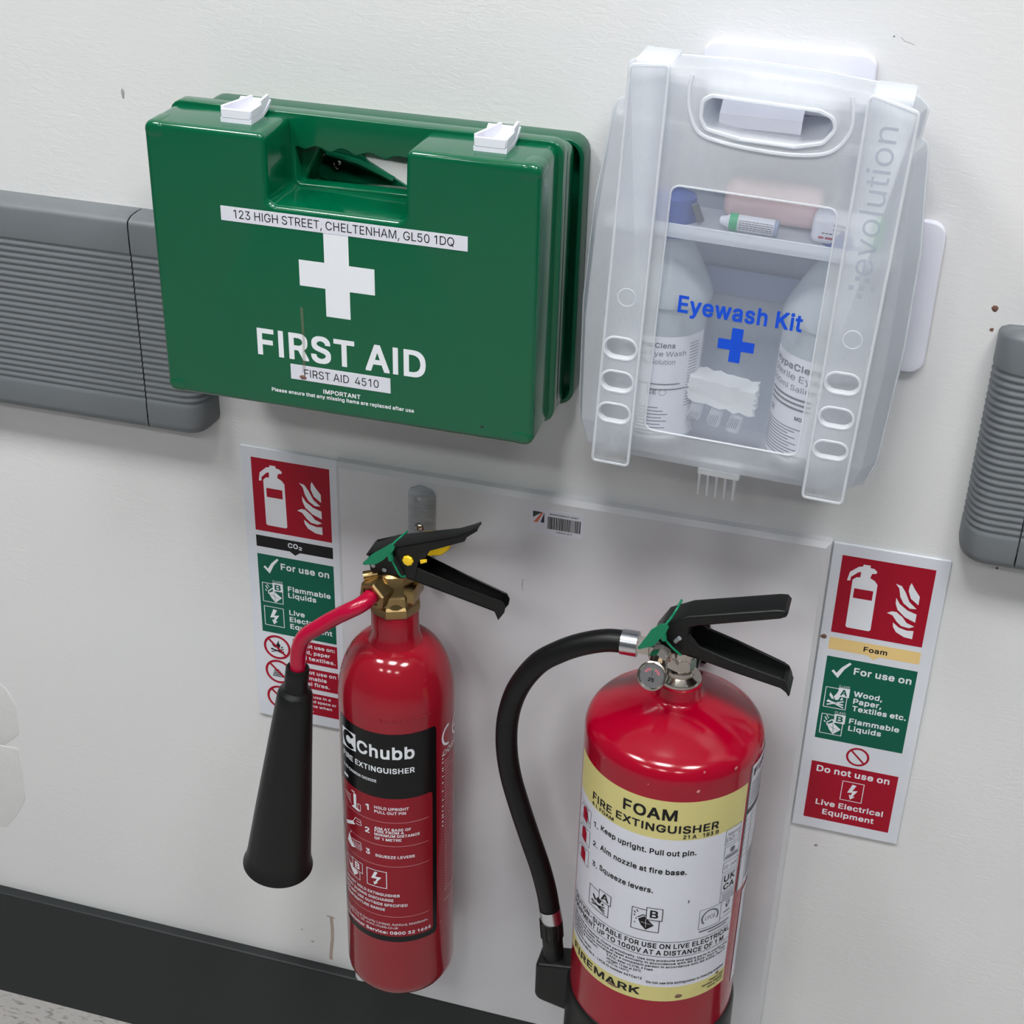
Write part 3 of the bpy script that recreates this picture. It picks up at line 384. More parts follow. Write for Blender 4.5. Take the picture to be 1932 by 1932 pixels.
GLYPHS_BOLD = {
    '&': (445, ((43,45,66,24,86,11,112,0,136,-5,200,-6,241,-1,275,10,300,24,321,0,420,0,424,4,424,35,370,101,386,136,392,158,396,208,396,241,392,246,307,246,303,241,302,217,296,190,238,260,297,314,312,342,318,367,319,410,312,443,295,472,277,490,260,500,241,508,216,512,153,512,128,508,108,500,93,490,74,471,56,441,50,404,52,351,62,319,90,277,65,258,43,236,24,209,15,185,12,160,14,103,20,82,30,61),(127,107,114,128,110,141,121,165,142,188,155,198,234,103,203,88,176,83,148,91),(173,340,153,370,148,387,158,410,171,419,187,424,200,419,212,410,217,404,220,391,216,381,203,364),)),
    '+': (450, ((168,31,251,31,255,36,255,159,376,159,381,163,381,243,376,248,255,248,255,371,251,375,168,375,164,371,163,248,41,248,37,243,37,163,41,159,164,159,164,36),)),
    ',': (205, ((20,-110,93,-110,97,-106,146,69,146,100,142,104,48,104,43,100,16,-74,16,-106),)),
    '-': (450, ((90,174,326,174,331,178,331,260,326,264,90,264,86,260,86,178),)),
    '.': (205, ((35,16,52,1,61,-3,106,-4,124,1,139,15,149,31,150,75,149,84,144,94,124,114,112,118,71,119,52,114,31,94,28,84,27,34,31,21),)),
    '/': (261, ((-2,-70,81,-70,85,-65,236,496,236,527,232,531,149,531,145,526,-6,-35,-6,-66),)),
    '0': (450, ((77,50,105,22,130,6,164,-3,193,-6,227,-6,259,-3,281,4,312,21,342,50,360,77,374,108,385,147,392,190,394,275,392,318,386,359,373,402,359,433,342,459,314,486,288,503,258,512,227,515,193,515,161,512,131,503,105,486,78,459,58,431,44,400,33,361,27,318,25,275,26,197,33,147,44,108,59,75),(167,106,155,119,143,142,133,169,126,197,121,246,125,308,133,343,143,367,155,389,169,405,183,415,210,423,234,415,249,405,263,389,277,367,293,312,297,279,297,246,293,200,277,142,263,119,249,104,234,94,216,87,206,86,183,94),)),
    '1': (401, ((181,0,270,0,274,4,274,505,270,509,167,509,60,429,60,335,64,331,95,331,176,390,176,4),)),
    '2': (450, ((44,0,374,0,379,4,379,87,374,91,191,92,266,170,330,243,355,280,368,314,371,344,371,381,370,403,363,426,353,446,340,463,318,484,298,498,274,508,225,515,191,515,141,508,117,497,96,484,73,462,60,443,50,421,43,397,42,339,46,334,132,334,137,339,141,372,155,397,174,413,204,423,225,420,250,407,265,391,272,379,275,362,267,334,241,295,40,78,40,4),)),
    '3': (450, ((54,48,84,20,108,9,133,0,162,-5,220,-6,248,-5,274,1,301,11,323,25,339,39,361,65,374,88,380,111,382,136,381,195,373,218,362,240,350,256,323,281,299,294,273,303,254,306,363,430,363,505,359,509,50,509,45,505,45,422,50,418,219,417,126,311,126,233,130,229,197,227,238,217,265,197,273,184,284,155,279,134,272,120,254,103,222,89,199,86,167,93,143,108,128,127,123,141,120,156,116,161,26,161,21,156,21,125,25,100,34,76,45,57),)),
    '4': (450, ((18,101,22,97,241,97,241,4,245,0,332,0,336,4,336,97,397,97,401,101,401,185,397,189,336,190,336,328,332,333,245,333,241,328,241,189,139,190,306,473,307,505,302,509,213,509,208,504,18,181),)),
    '5': (450, ((70,45,95,22,114,10,138,0,161,-5,186,-6,246,-4,275,2,301,14,322,30,345,52,360,74,371,98,378,125,381,153,380,202,376,229,370,247,361,267,350,283,320,315,291,333,269,342,229,347,193,347,166,344,150,339,159,418,353,418,358,422,358,505,353,509,74,509,69,505,42,270,42,238,49,233,101,227,134,227,156,242,185,252,202,254,218,251,239,242,261,223,271,208,282,171,278,147,261,117,240,98,208,86,191,88,176,94,155,109,139,129,133,154,128,159,40,159,36,155,36,123,39,101,46,81,55,63),)),
    '6': (450, ((82,42,96,28,116,14,141,2,165,-4,191,-6,250,-4,291,8,320,25,345,50,360,73,370,94,377,121,379,146,377,208,371,232,361,257,347,277,327,297,307,311,261,327,217,329,317,474,317,505,312,509,218,509,102,341,66,281,55,256,41,208,41,128,48,99,58,73),(164,105,147,129,136,161,136,170,147,202,165,224,176,233,193,240,212,244,243,232,254,224,261,215,279,184,282,161,278,144,271,128,254,105,228,90,212,85,191,90),)),
    '7': (450, ((75,0,167,0,172,5,381,419,381,505,376,509,42,509,38,505,38,422,42,418,263,417,70,35,70,4),)),
    '8': (450, ((62,46,87,23,111,10,135,1,162,-5,190,-6,256,-5,281,0,307,10,330,23,356,45,380,81,387,104,390,127,390,161,385,196,376,216,358,244,332,267,357,298,363,309,370,330,372,354,372,387,370,409,364,431,343,464,318,487,299,498,275,509,251,514,227,515,170,514,143,509,120,499,99,487,76,465,61,445,53,430,45,387,48,333,55,308,67,288,86,267,60,244,40,214,30,179,29,126,30,104,38,82,49,61),(148,109,139,118,131,132,127,150,132,164,145,187,172,206,205,216,231,212,246,206,269,190,278,179,285,164,290,146,281,123,270,109,247,94,221,86,204,85,169,94),(162,328,147,352,143,367,153,392,167,408,191,420,211,424,227,420,251,408,265,392,274,366,264,339,249,322,227,311,207,308,180,315),)),
    '9': (450, ((105,0,200,0,205,5,331,191,351,225,369,266,377,300,379,322,377,380,370,412,359,436,336,467,322,481,303,494,279,506,252,513,226,515,168,513,140,506,117,495,97,482,74,459,59,438,48,415,41,384,40,326,42,300,47,277,57,252,70,233,93,211,111,198,133,188,158,182,201,180,101,35,101,4),(165,285,147,307,137,340,140,363,148,383,165,404,176,412,193,420,212,424,243,412,263,393,278,365,282,348,278,323,263,294,243,276,228,269,212,265,188,271,176,276),)),
    ':': (205, ((35,16,52,1,61,-3,106,-4,124,1,139,15,149,31,150,75,149,84,144,94,124,114,112,118,71,119,52,114,31,94,28,84,27,34,31,21),(37,269,52,256,61,251,70,250,114,251,132,261,144,276,149,285,150,294,149,338,139,356,124,368,104,373,63,372,44,362,31,348,27,329,28,285),)),
    'A': (475, ((0,0,94,0,98,5,142,131,300,131,345,5,350,0,443,0,447,4,446,39,275,504,270,509,171,509,166,504,-5,35,-5,4),(175,223,221,361,267,223),)),
    'B': (453, ((40,0,247,0,279,2,304,6,332,16,355,29,377,50,389,66,398,85,404,110,406,163,403,189,397,209,381,238,363,256,348,267,369,288,377,300,383,316,387,345,385,403,379,425,368,448,339,479,319,492,295,502,270,507,241,509,40,509,36,505,36,4),(135,91,135,213,216,213,251,208,281,193,291,183,304,161,307,143,298,123,288,112,270,101,245,94,214,91),(135,302,135,418,209,418,235,415,257,408,271,398,282,385,289,362,286,349,273,328,252,313,235,306,207,302),)),
    'C': (503, ((86,54,123,23,158,6,195,-3,229,-6,280,-6,323,2,362,18,401,47,424,74,444,108,452,134,456,151,456,182,452,187,362,187,357,181,354,167,341,142,324,121,289,98,260,90,237,90,209,97,185,109,166,124,150,142,134,169,125,195,117,230,115,254,117,273,123,309,134,340,150,366,166,384,185,399,208,411,233,418,252,420,276,415,303,404,315,395,332,380,340,369,354,342,357,327,362,321,452,321,456,326,456,357,444,401,436,416,421,439,410,452,369,487,349,497,306,511,265,515,229,515,192,512,156,502,123,486,97,465,65,430,45,397,29,358,21,313,18,236,21,191,30,148,49,103,66,77),)),
    'D': (495, ((40,0,221,0,264,3,304,13,340,29,369,49,400,82,419,114,434,149,442,192,446,237,446,273,442,318,434,361,420,395,401,427,369,461,342,480,301,497,268,505,226,509,40,509,36,505,36,4),(135,91,135,417,191,418,220,415,254,407,281,395,301,380,317,363,331,337,341,307,347,277,348,239,341,203,331,173,316,147,300,129,279,114,253,103,216,94),)),
    'E': (418, ((40,0,361,0,366,4,366,87,361,91,135,92,135,212,343,212,347,216,347,299,343,303,135,303,135,417,359,418,363,422,363,505,359,509,40,509,36,505,36,4),)),
    'F': (410, ((40,0,130,0,135,4,135,204,335,204,339,209,339,291,335,296,135,296,135,417,356,418,360,422,360,505,356,509,40,509,36,505,36,4),)),
    'G': (512, ((85,54,122,23,157,6,192,-3,231,-6,297,-4,335,5,364,18,384,30,418,63,436,88,450,118,459,155,461,186,461,271,457,275,246,275,242,271,242,188,246,184,360,184,357,170,346,148,333,129,322,117,302,103,281,95,259,90,234,91,209,97,185,109,167,124,150,142,134,169,124,198,117,230,115,254,117,273,123,309,134,340,150,367,165,384,184,399,208,411,233,418,263,418,303,403,330,379,345,355,357,327,362,322,453,322,457,327,457,358,445,399,434,419,412,449,388,472,370,485,330,504,285,514,227,515,190,512,155,502,122,486,95,465,64,430,44,397,29,359,20,317,18,235,20,191,30,148,45,110,65,77),)),
    'H': (509, ((40,0,130,0,135,4,135,214,342,214,343,4,347,0,437,0,442,4,442,505,437,509,347,509,343,505,342,306,135,306,135,505,130,509,40,509,36,505,36,4),)),
    'I': (204, ((41,0,130,0,135,4,135,505,130,509,41,509,37,505,37,4),)),
    'J': (397, ((48,36,82,10,117,-2,154,-6,188,-6,225,-2,258,10,286,30,313,62,326,96,330,136,330,505,325,509,236,509,232,505,232,167,229,142,222,121,212,106,197,95,172,87,163,88,144,95,131,104,119,120,112,142,110,194,106,199,15,199,11,194,11,136,16,96,29,62),)),
    'K': (463, ((40,0,130,0,135,4,135,159,180,206,329,0,430,0,434,4,434,35,256,284,433,474,433,505,429,509,321,509,135,307,135,505,130,509,40,509,36,505,36,4),)),
    'L': (394, ((40,0,348,0,353,4,353,87,348,91,135,92,135,505,130,509,40,509,36,505,36,4),)),
    'M': (612, ((40,0,128,0,132,4,132,287,244,5,249,0,331,0,338,9,446,288,446,4,451,0,540,0,544,4,544,505,540,509,425,509,420,504,305,207,291,163,276,207,160,504,155,509,40,509,36,505,36,4),)),
    'N': (515, ((40,0,130,0,135,4,135,326,337,5,342,0,443,0,447,4,447,505,443,509,354,509,349,505,349,183,146,504,141,509,40,509,36,505,36,4),)),
    'O': (524, ((86,54,123,23,156,6,195,-3,229,-6,264,-6,301,-3,336,6,370,23,397,44,429,78,448,111,463,150,472,191,475,235,472,317,463,359,444,405,428,431,407,454,370,486,337,502,301,512,264,515,229,515,192,512,156,502,123,486,97,465,65,430,45,397,29,358,21,313,18,236,21,191,30,148,49,103,66,77),(166,124,151,142,134,168,124,197,117,230,115,254,117,278,124,311,134,340,151,367,166,385,188,401,209,411,237,419,259,418,284,412,316,394,326,385,343,367,358,341,369,310,376,277,376,236,369,198,358,168,343,142,326,124,307,109,290,100,259,90,233,90,209,97,185,109),)),
    'P': (442, ((40,0,130,0,135,4,135,172,236,172,267,174,296,180,322,191,343,205,366,228,380,249,395,297,397,322,395,384,380,431,366,452,344,474,322,489,296,500,267,506,235,509,40,509,36,505,36,4),(135,262,135,418,223,417,258,406,280,389,291,367,297,337,289,307,272,284,245,269,223,264),)),
    'Q': (524, ((86,54,123,23,156,6,167,4,192,-3,229,-6,264,-6,298,-3,320,2,355,-44,447,-44,452,-40,452,-9,406,52,428,77,448,110,463,150,472,191,475,235,472,317,463,359,444,405,428,431,407,454,370,486,337,502,301,512,264,515,229,515,192,512,156,502,123,486,97,465,65,430,45,397,29,358,21,313,18,236,21,191,30,148,49,103,66,77),(166,124,151,142,134,168,124,197,117,230,115,254,117,278,124,311,134,340,151,367,166,385,188,401,209,411,237,419,259,418,284,412,316,394,326,385,343,367,358,341,369,310,376,277,376,236,369,198,358,168,340,139,304,186,211,186,207,181,207,151,254,89,233,90,209,97,185,109),)),
    'R': (446, ((40,0,130,0,135,4,135,183,211,182,304,8,311,0,410,0,415,4,415,35,324,201,344,214,358,227,368,236,381,256,390,279,395,302,397,363,395,387,390,410,380,435,368,454,358,463,323,491,295,501,236,509,40,509,36,505,36,4),(135,274,135,418,224,417,260,406,282,390,294,367,298,342,289,312,274,294,245,279,224,275),)),
    'S': (444, ((53,44,79,21,104,8,129,-1,157,-6,188,-8,252,-7,290,1,335,21,363,45,376,63,388,84,394,107,396,168,395,184,390,203,384,218,374,232,347,259,304,283,212,309,158,330,139,345,132,353,127,366,131,379,139,391,155,406,186,419,208,423,244,415,264,404,277,392,287,376,291,354,296,349,385,349,390,354,390,385,387,408,380,428,368,450,346,473,330,486,306,499,281,509,256,514,228,515,164,514,134,507,113,499,91,487,71,473,50,449,38,427,30,405,29,346,32,319,42,294,58,273,88,248,119,233,259,189,287,170,295,160,298,147,293,133,285,119,265,103,232,89,203,85,168,93,154,100,141,109,125,129,116,160,111,165,20,165,16,161,16,130,19,105,28,80,40,59),)),
    'T': (446, ((163,0,252,0,257,4,257,417,400,418,405,422,405,505,400,509,15,509,10,505,10,422,15,418,159,417,159,4),)),
    'U': (509, ((74,57,101,30,128,13,158,1,183,-5,220,-7,290,-6,324,2,351,14,377,30,403,57,419,78,431,104,439,133,442,161,442,505,437,509,348,509,344,505,344,197,342,177,329,139,307,113,291,102,272,94,242,87,229,88,207,93,188,102,171,113,160,124,150,139,136,177,134,197,134,505,130,509,40,509,36,505,36,162,39,133,46,104,59,78),)),
    'V': (475, ((173,0,272,0,277,5,447,474,447,505,443,509,350,509,345,504,222,147,197,224,97,504,93,509,0,509,-5,505,-4,471,169,5),)),
    'W': (665, ((128,0,227,0,232,4,317,317,401,4,405,0,505,0,510,7,638,474,638,505,634,509,542,509,538,505,455,180,370,505,366,509,268,509,261,499,179,180,95,505,91,509,0,509,-5,505,-5,474,123,7),)),
    'X': (469, ((2,0,99,0,187,122,219,172,251,122,338,0,436,0,441,4,441,35,285,262,431,474,431,505,427,509,330,509,257,406,220,349,180,410,111,509,12,509,7,505,7,474,155,260,-3,35,-3,4),)),
    'Y': (467, ((173,0,263,0,267,4,267,197,440,474,440,505,435,509,337,509,332,504,218,315,104,504,99,509,0,509,-5,505,-5,474,168,197,168,4),)),
    'Z': (436, ((24,0,384,0,388,4,388,87,384,91,152,92,386,431,386,505,382,509,22,509,18,505,18,422,22,418,252,417,19,77,19,4),)),
    'a': (391, ((35,33,55,14,72,4,91,-3,114,-7,165,-8,184,-6,214,1,236,13,236,4,241,0,326,0,331,4,331,270,329,292,325,312,317,330,308,345,291,364,265,380,237,389,197,394,143,393,109,386,86,377,59,360,38,339,28,324,18,304,18,273,24,268,76,253,107,253,121,274,140,291,160,300,182,305,203,299,217,291,227,279,233,261,230,256,221,252,148,242,87,230,57,217,44,209,28,194,16,174,11,156,8,101,10,81,16,62),(117,97,108,110,107,118,114,131,128,141,140,147,174,155,236,164,234,147,224,120,209,102,196,93,179,85,155,82,135,87),)),
    'b': (423, ((30,4,34,0,118,0,123,4,123,18,144,3,176,-6,251,-6,282,3,305,15,324,30,347,57,362,82,372,112,378,142,380,174,378,245,372,275,362,305,346,330,332,348,305,372,281,384,255,392,175,393,143,384,125,370,125,505,120,509,34,509,30,505),(158,105,144,122,135,141,128,161,124,191,128,227,143,265,164,288,184,299,197,303,210,303,227,297,244,287,254,278,265,262,279,226,283,204,283,184,279,162,273,142,257,115,243,100,227,90,209,84,197,84,179,90),)),
    'c': (397, ((62,41,93,15,119,2,148,-5,211,-7,253,-2,285,11,310,30,334,56,344,70,355,98,355,129,350,133,297,147,266,147,261,142,250,117,234,99,209,87,185,84,166,90,149,100,137,112,119,142,110,184,109,197,114,223,119,243,128,261,139,276,149,286,166,297,185,303,209,300,233,288,248,271,260,247,265,242,296,242,349,256,354,260,354,291,344,316,326,342,297,368,258,386,225,394,145,392,118,384,93,371,73,356,47,329,32,303,21,273,14,239,12,174,15,142,22,110,33,82,47,58),)),
    'd': (423, ((61,38,87,15,111,3,136,-6,216,-6,246,3,270,18,270,4,274,0,359,0,363,4,363,505,359,509,272,509,268,505,268,370,248,384,217,393,136,392,111,384,88,372,70,357,45,330,31,305,20,275,13,239,12,175,14,143,21,108,31,82,43,60),(142,106,128,124,114,162,109,189,114,226,119,245,128,264,142,281,165,297,183,303,195,303,213,297,238,279,258,247,264,225,268,194,263,161,256,138,242,113,228,99,212,90,194,84,183,84,165,90),)),
    'e': (405, ((62,40,93,15,120,2,148,-5,178,-7,228,-7,257,-3,277,4,294,13,321,33,341,55,351,71,357,88,357,118,351,123,299,136,268,136,263,131,252,110,240,99,214,86,190,83,156,94,142,105,131,116,121,132,113,154,113,156,358,156,362,161,361,245,351,290,340,317,328,334,295,367,278,377,241,390,209,394,143,392,116,383,91,370,71,355,46,328,31,302,15,246,12,174,15,142,22,110,33,82,47,58),(117,243,121,256,141,282,167,298,187,303,211,299,228,290,247,269,259,244),)),
    'f': (266, ((60,0,146,0,151,4,151,302,226,302,230,306,230,385,226,389,151,389,151,407,155,419,167,432,179,436,194,432,225,432,229,437,244,485,244,516,239,521,217,526,154,528,136,527,109,518,95,510,77,493,61,469,56,447,55,389,-9,389,-14,385,-14,306,-9,302,55,302,55,4),)),
    'g': (424, ((51,-92,74,-113,110,-130,149,-138,210,-139,256,-134,284,-126,306,-115,322,-102,343,-79,355,-57,361,-33,363,-8,363,385,359,389,274,389,270,385,269,370,248,384,217,393,137,392,112,384,88,372,71,358,46,330,31,305,20,276,14,247,12,215,13,151,20,116,31,87,46,64,69,39,89,25,112,13,136,6,216,6,247,14,267,26,265,3,256,-19,245,-31,227,-41,203,-49,187,-50,173,-48,146,-37,132,-26,108,1,77,0,34,-24,28,-29,28,-60,35,-74),(139,117,128,130,120,148,110,188,112,220,121,249,128,265,138,278,149,288,165,297,186,303,213,297,239,279,249,266,264,228,268,208,268,187,258,147,239,116,229,108,199,96,187,95,166,100),)),
    'h': (410, ((34,0,120,0,125,4,126,236,135,265,144,277,164,293,190,303,202,301,221,294,232,285,245,269,251,248,254,223,254,4,258,0,345,0,349,4,349,260,343,308,335,330,322,349,294,375,271,387,249,393,191,394,169,392,146,384,125,373,125,505,120,509,34,509,30,505,30,4),)),
    'i': (186, ((34,0,120,0,125,4,125,385,120,389,34,389,30,385,30,4),(27,428,43,414,52,410,95,409,112,414,131,432,135,440,136,483,131,500,112,517,94,523,61,523,51,521,36,513,24,500,18,482,18,449,21,438),)),
    'j': (186, ((-24,-132,41,-130,58,-127,74,-120,88,-111,104,-94,114,-78,119,-63,125,-26,125,385,120,389,34,389,30,385,30,6,24,-21,18,-31,2,-40,-24,-42,-29,-46,-29,-128),(28,426,42,414,59,409,103,410,118,418,132,434,136,448,135,488,126,506,112,517,93,523,60,523,50,521,35,513,24,500,19,491,18,483,19,440),)),
    'k': (383, ((34,0,120,0,125,4,125,134,139,147,257,0,359,0,363,4,363,35,218,217,352,354,352,385,348,389,247,389,125,264,125,505,120,509,34,509,30,505,30,4),)),
    'l': (186, ((34,0,120,0,125,4,125,505,120,509,34,509,30,505,30,4),)),
    'm': (595, ((34,0,120,0,125,4,126,242,129,258,143,282,161,296,183,303,204,298,217,289,225,279,232,263,234,246,234,4,238,0,324,0,329,4,330,248,338,271,345,282,361,296,386,304,405,299,420,291,429,280,436,260,439,240,439,4,443,0,530,0,534,4,534,273,528,317,519,338,508,354,490,372,475,382,456,390,433,395,384,395,354,391,321,377,296,355,279,374,263,385,239,393,219,395,171,394,144,387,123,373,123,385,118,389,34,389,30,385,30,4),)),
    'n': (410, ((34,0,120,0,125,4,126,236,135,265,144,277,164,293,190,303,202,301,221,294,232,285,245,269,251,248,254,223,254,4,258,0,345,0,349,4,349,260,347,286,343,310,334,331,315,356,288,380,249,393,231,394,169,392,146,384,123,371,123,385,118,389,34,389,30,385,30,4),)),
    'o': (415, ((62,41,93,15,119,2,148,-5,209,-7,239,-5,261,1,292,15,312,30,336,58,352,86,363,112,370,142,371,173,370,243,363,274,352,300,336,329,312,356,292,371,266,384,239,392,210,394,145,392,118,384,93,371,73,356,47,329,32,303,21,273,14,239,12,174,15,142,22,110,33,82,47,58),(142,106,128,124,119,142,113,165,109,197,119,243,139,276,149,286,166,297,188,303,199,303,217,297,234,286,245,276,257,259,271,223,274,201,274,184,264,142,256,124,245,110,234,100,215,89,196,84,185,84,166,90),)),
    'p': (423, ((34,-132,120,-132,125,-128,125,16,146,3,176,-6,256,-6,282,3,299,12,324,30,347,57,360,80,372,112,378,142,380,174,378,245,372,275,361,306,346,330,332,348,305,372,278,385,255,392,230,394,181,393,160,389,142,383,123,369,123,385,118,389,34,389,30,385,30,-128),(158,105,144,122,135,141,128,161,124,191,128,227,143,265,164,288,184,299,197,303,210,303,227,297,244,287,254,278,265,262,279,226,283,204,283,184,279,162,273,142,257,115,243,100,227,90,209,84,197,84,179,90),)),
    'q': (423, ((61,38,87,15,111,3,136,-6,216,-6,246,3,268,17,268,-128,272,-132,359,-132,363,-128,363,385,359,389,274,389,270,385,269,369,248,384,217,393,136,392,111,384,88,372,70,357,45,330,31,305,20,275,13,239,12,175,14,143,21,108,31,82,43,60),(142,106,128,124,114,162,109,189,114,226,119,245,128,264,142,281,165,297,183,303,195,303,213,297,238,279,258,247,264,225,268,194,263,161,256,138,242,113,228,99,212,90,194,84,183,84,165,90),)),
    'r': (271, ((34,0,120,0,125,4,125,227,129,251,143,276,163,291,193,300,239,297,244,302,244,389,239,394,179,394,161,393,142,387,123,376,123,385,118,389,34,389,30,385,30,4),)),
    's': (369, ((36,41,58,20,70,11,91,2,129,-6,190,-7,210,-6,255,5,287,25,308,47,318,64,323,82,325,135,322,156,315,175,304,191,281,212,257,224,173,245,142,255,131,262,123,274,128,285,138,294,152,302,176,306,195,301,208,293,216,284,228,261,233,256,264,256,314,268,319,272,319,303,314,318,296,348,266,374,240,386,212,393,133,393,107,387,72,371,41,342,31,325,26,308,24,256,27,234,34,215,46,198,70,177,94,166,122,157,181,143,208,134,219,125,225,115,220,105,210,96,192,87,166,82,145,87,130,94,113,115,107,133,102,138,71,138,19,126,14,121,14,90,21,66),)),
    't': (241, ((64,25,89,6,115,-1,138,-4,193,-3,211,1,216,6,216,37,206,84,202,89,170,89,158,86,148,90,139,99,137,111,136,302,203,302,208,306,208,385,203,389,136,389,136,470,131,474,45,474,41,470,41,389,-9,389,-14,385,-14,306,-9,302,41,302,41,88,44,62,52,42),)),
    'u': (410, ((63,33,76,20,91,10,111,1,134,-3,186,-5,209,-3,232,5,256,18,256,4,260,0,345,0,349,4,349,385,345,389,258,389,254,385,253,156,243,126,229,106,211,94,189,86,177,88,158,95,147,104,134,121,127,142,125,165,125,385,120,389,34,389,30,385,30,104,36,81,44,59),)),
    'v': (391, ((136,0,224,0,229,5,361,351,362,385,358,389,267,389,262,384,180,153,97,384,93,389,1,389,-4,385,-3,353,130,7),)),
    'w': (555, ((112,0,199,0,203,4,262,211,321,4,325,0,411,0,418,9,523,354,523,385,518,389,428,389,424,385,367,179,311,385,307,389,218,389,212,382,157,178,100,385,95,389,6,389,2,385,2,354,107,8),)),
    'x': (382, ((4,0,99,0,156,82,175,114,250,0,346,0,350,4,350,35,237,197,345,354,345,385,340,389,245,389,196,318,176,283,114,382,107,389,12,389,7,385,7,354,113,199,0,35,0,4),)),
    'y': (391, ((24,-124,29,-129,66,-134,103,-134,129,-131,145,-125,168,-110,192,-82,208,-49,361,351,362,385,358,389,267,389,262,384,180,154,97,384,93,389,1,389,-4,385,-3,351,126,18,113,-15,98,-36,86,-42,41,-41,37,-45,24,-93),)),
    'z': (382, ((24,0,328,0,333,4,333,86,328,91,160,91,327,310,327,385,323,389,29,389,25,385,25,303,29,298,190,298,19,77,19,4),)),
    '°': (323, ((44,305,64,285,78,275,96,267,129,261,181,263,213,274,230,286,247,303,257,318,266,336,272,369,270,421,265,439,247,471,230,488,215,498,198,506,178,511,129,513,112,511,94,506,64,489,44,470,35,455,27,439,22,418,20,369,22,352,27,335),(124,360,115,373,109,384,110,392,115,402,123,412,141,423,147,424,161,418,173,409,182,392,183,386,177,373,169,361,147,350),)),
}
CAP = 0.509
_gc = {}
def glyph(c, bold):
    if (c, bold) not in _gc:
        adv, ls = (GLYPHS_BOLD if bold else GLYPHS_REGULAR)[c]
        v, f = plate([[(l[i] / 1000, l[i + 1] / 1000) for i in range(0, len(l), 2)] for l in ls], 0, 0)
        _gc[(c, bold)] = ([(p[0], p[2]) for p in v], f, adv / 1000)
    return _gc[(c, bold)]
def glyphs(s, bold, shear=0.0):
    V = []; F = []; x = 0.0
    for c in s:
        if c == ' ': x += 0.17; continue
        v, f, adv = glyph(c, bold); k = len(V)
        V += [(p[0] + x + p[1] * shear, p[1]) for p in v]; F += [tuple(i + k for i in q) for q in f]; x += adv
    return V, F
class Art:
    def __init__(s, mp, cols, step=0.00007, base=0.0001, kx=None):
        s.kx = kx if kx else getattr(mp, 'kx', None); s.mp = mp; s.cols = cols; s.v = []; s.f = []; s.m = []; s.step = step; s.base = base
    def raw(s, v, f, col, ly):
        k = len(s.v); h = s.base + s.step * ly
        if s.kx: v, f = s.fine(v, f)
        s.v += [s.mp(p[0], p[1], h) for p in v]; s.f += [tuple(i + k for i in q) for q in f]; s.m += [s.cols.index(col)] * len(f)
    def fine(s, v, f, lim=2.4):
        v = list(v); out = []; mids = {}
        st = [tuple(q) for q in f]
        while st:
            q = st.pop(); xs = [v[i][0] for i in q]
            if max(xs) - min(xs) <= lim: out.append(q); continue
            if len(q) > 3: st += [(q[0], q[i], q[i + 1]) for i in range(1, len(q) - 1)]; continue
            e = max(range(3), key=lambda i: abs(v[q[i]][0] - v[q[(i + 1) % 3]][0])); a, b, c = q[e], q[(e + 1) % 3], q[(e + 2) % 3]
            k = (min(a, b), max(a, b))
            if k not in mids: mids[k] = len(v); v.append(((v[a][0] + v[b][0]) / 2, (v[a][1] + v[b][1]) / 2))
            st += [(a, mids[k], c), (mids[k], b, c)]
        return v, out
    def rect(s, x0, y0, x1, y1, col, ly=0, n=1):
        v = []; f = []
        for i in range(n + 1):
            x = x0 + (x1 - x0) * i / n; v += [(x, y0), (x, y1)]
        for i in range(n): f.append((2 * i, 2 * i + 2, 2 * i + 3, 2 * i + 1))
        s.raw(v, f, col, ly)
    def poly(s, pts, col, ly=0):
        cu = plate([pts], 0, 0)
        s.raw([(p[0], p[2]) for p in cu[0]], cu[1], col, ly)
    def line(s, p, q, wd, col, ly=0, n=1):
        kx = s.kx or 1.0
        p = Vector((p[0] / kx, p[1])); q = Vector((q[0] / kx, q[1])); d = (q - p).normalized() * (wd / 2); nn = Vector((-d.y, d.x)); v = []; f = []
        for i in range(n + 1):
            c = p.lerp(q, i / n); v += [((c + nn).x * kx, (c + nn).y), ((c - nn).x * kx, (c - nn).y)]
        for i in range(n): f.append((2 * i, 2 * i + 1, 2 * i + 3, 2 * i + 2))
        s.raw(v, f, col, ly)
    def frame(s, x0, y0, x1, y1, wd, col, ly=0, n=2):
        e = wd / 2 * (s.kx or 1.0); s.line((x0 - e, y0), (x1 + e, y0), wd, col, ly, n); s.line((x0 - e, y1), (x1 + e, y1), wd, col, ly, n)
        s.line((x0, y0), (x0, y1), wd, col, ly); s.line((x1, y0), (x1, y1), wd, col, ly)
    def ring(s, cx, cy, rx, ry, wd, col, ly=0, a0=0, a1=2 * PI, n=40):
        v = []; f = []
        for i in range(n + 1):
            a = a0 + (a1 - a0) * i / n; c, q = math.cos(a), math.sin(a)
            kx = s.kx or 1.0; v += [(cx + (rx - wd * kx / 2) * c, cy + (ry - wd / 2) * q), (cx + (rx + wd * kx / 2) * c, cy + (ry + wd / 2) * q)]
        for i in range(n): f.append((2 * i, 2 * i + 1, 2 * i + 3, 2 * i + 2))
        s.raw(v, f, col, ly)
    def text(s, t, x0, x1, base, cap, col, ly=1, bold=0.018, shear=0.0):
        """lettering fitted between x0 and x1 with the given baseline and capital height"""
        v, f = glyphs(t, bold >= .009, shear)
        a = min(p[0] for p in v); b = max(p[0] for p in v); kx = (x1 - x0) / (b - a); ky = cap / CAP
        s.raw([(x0 + (p[0] - a) * kx, base + p[1] * ky) for p in v], f, col, ly)
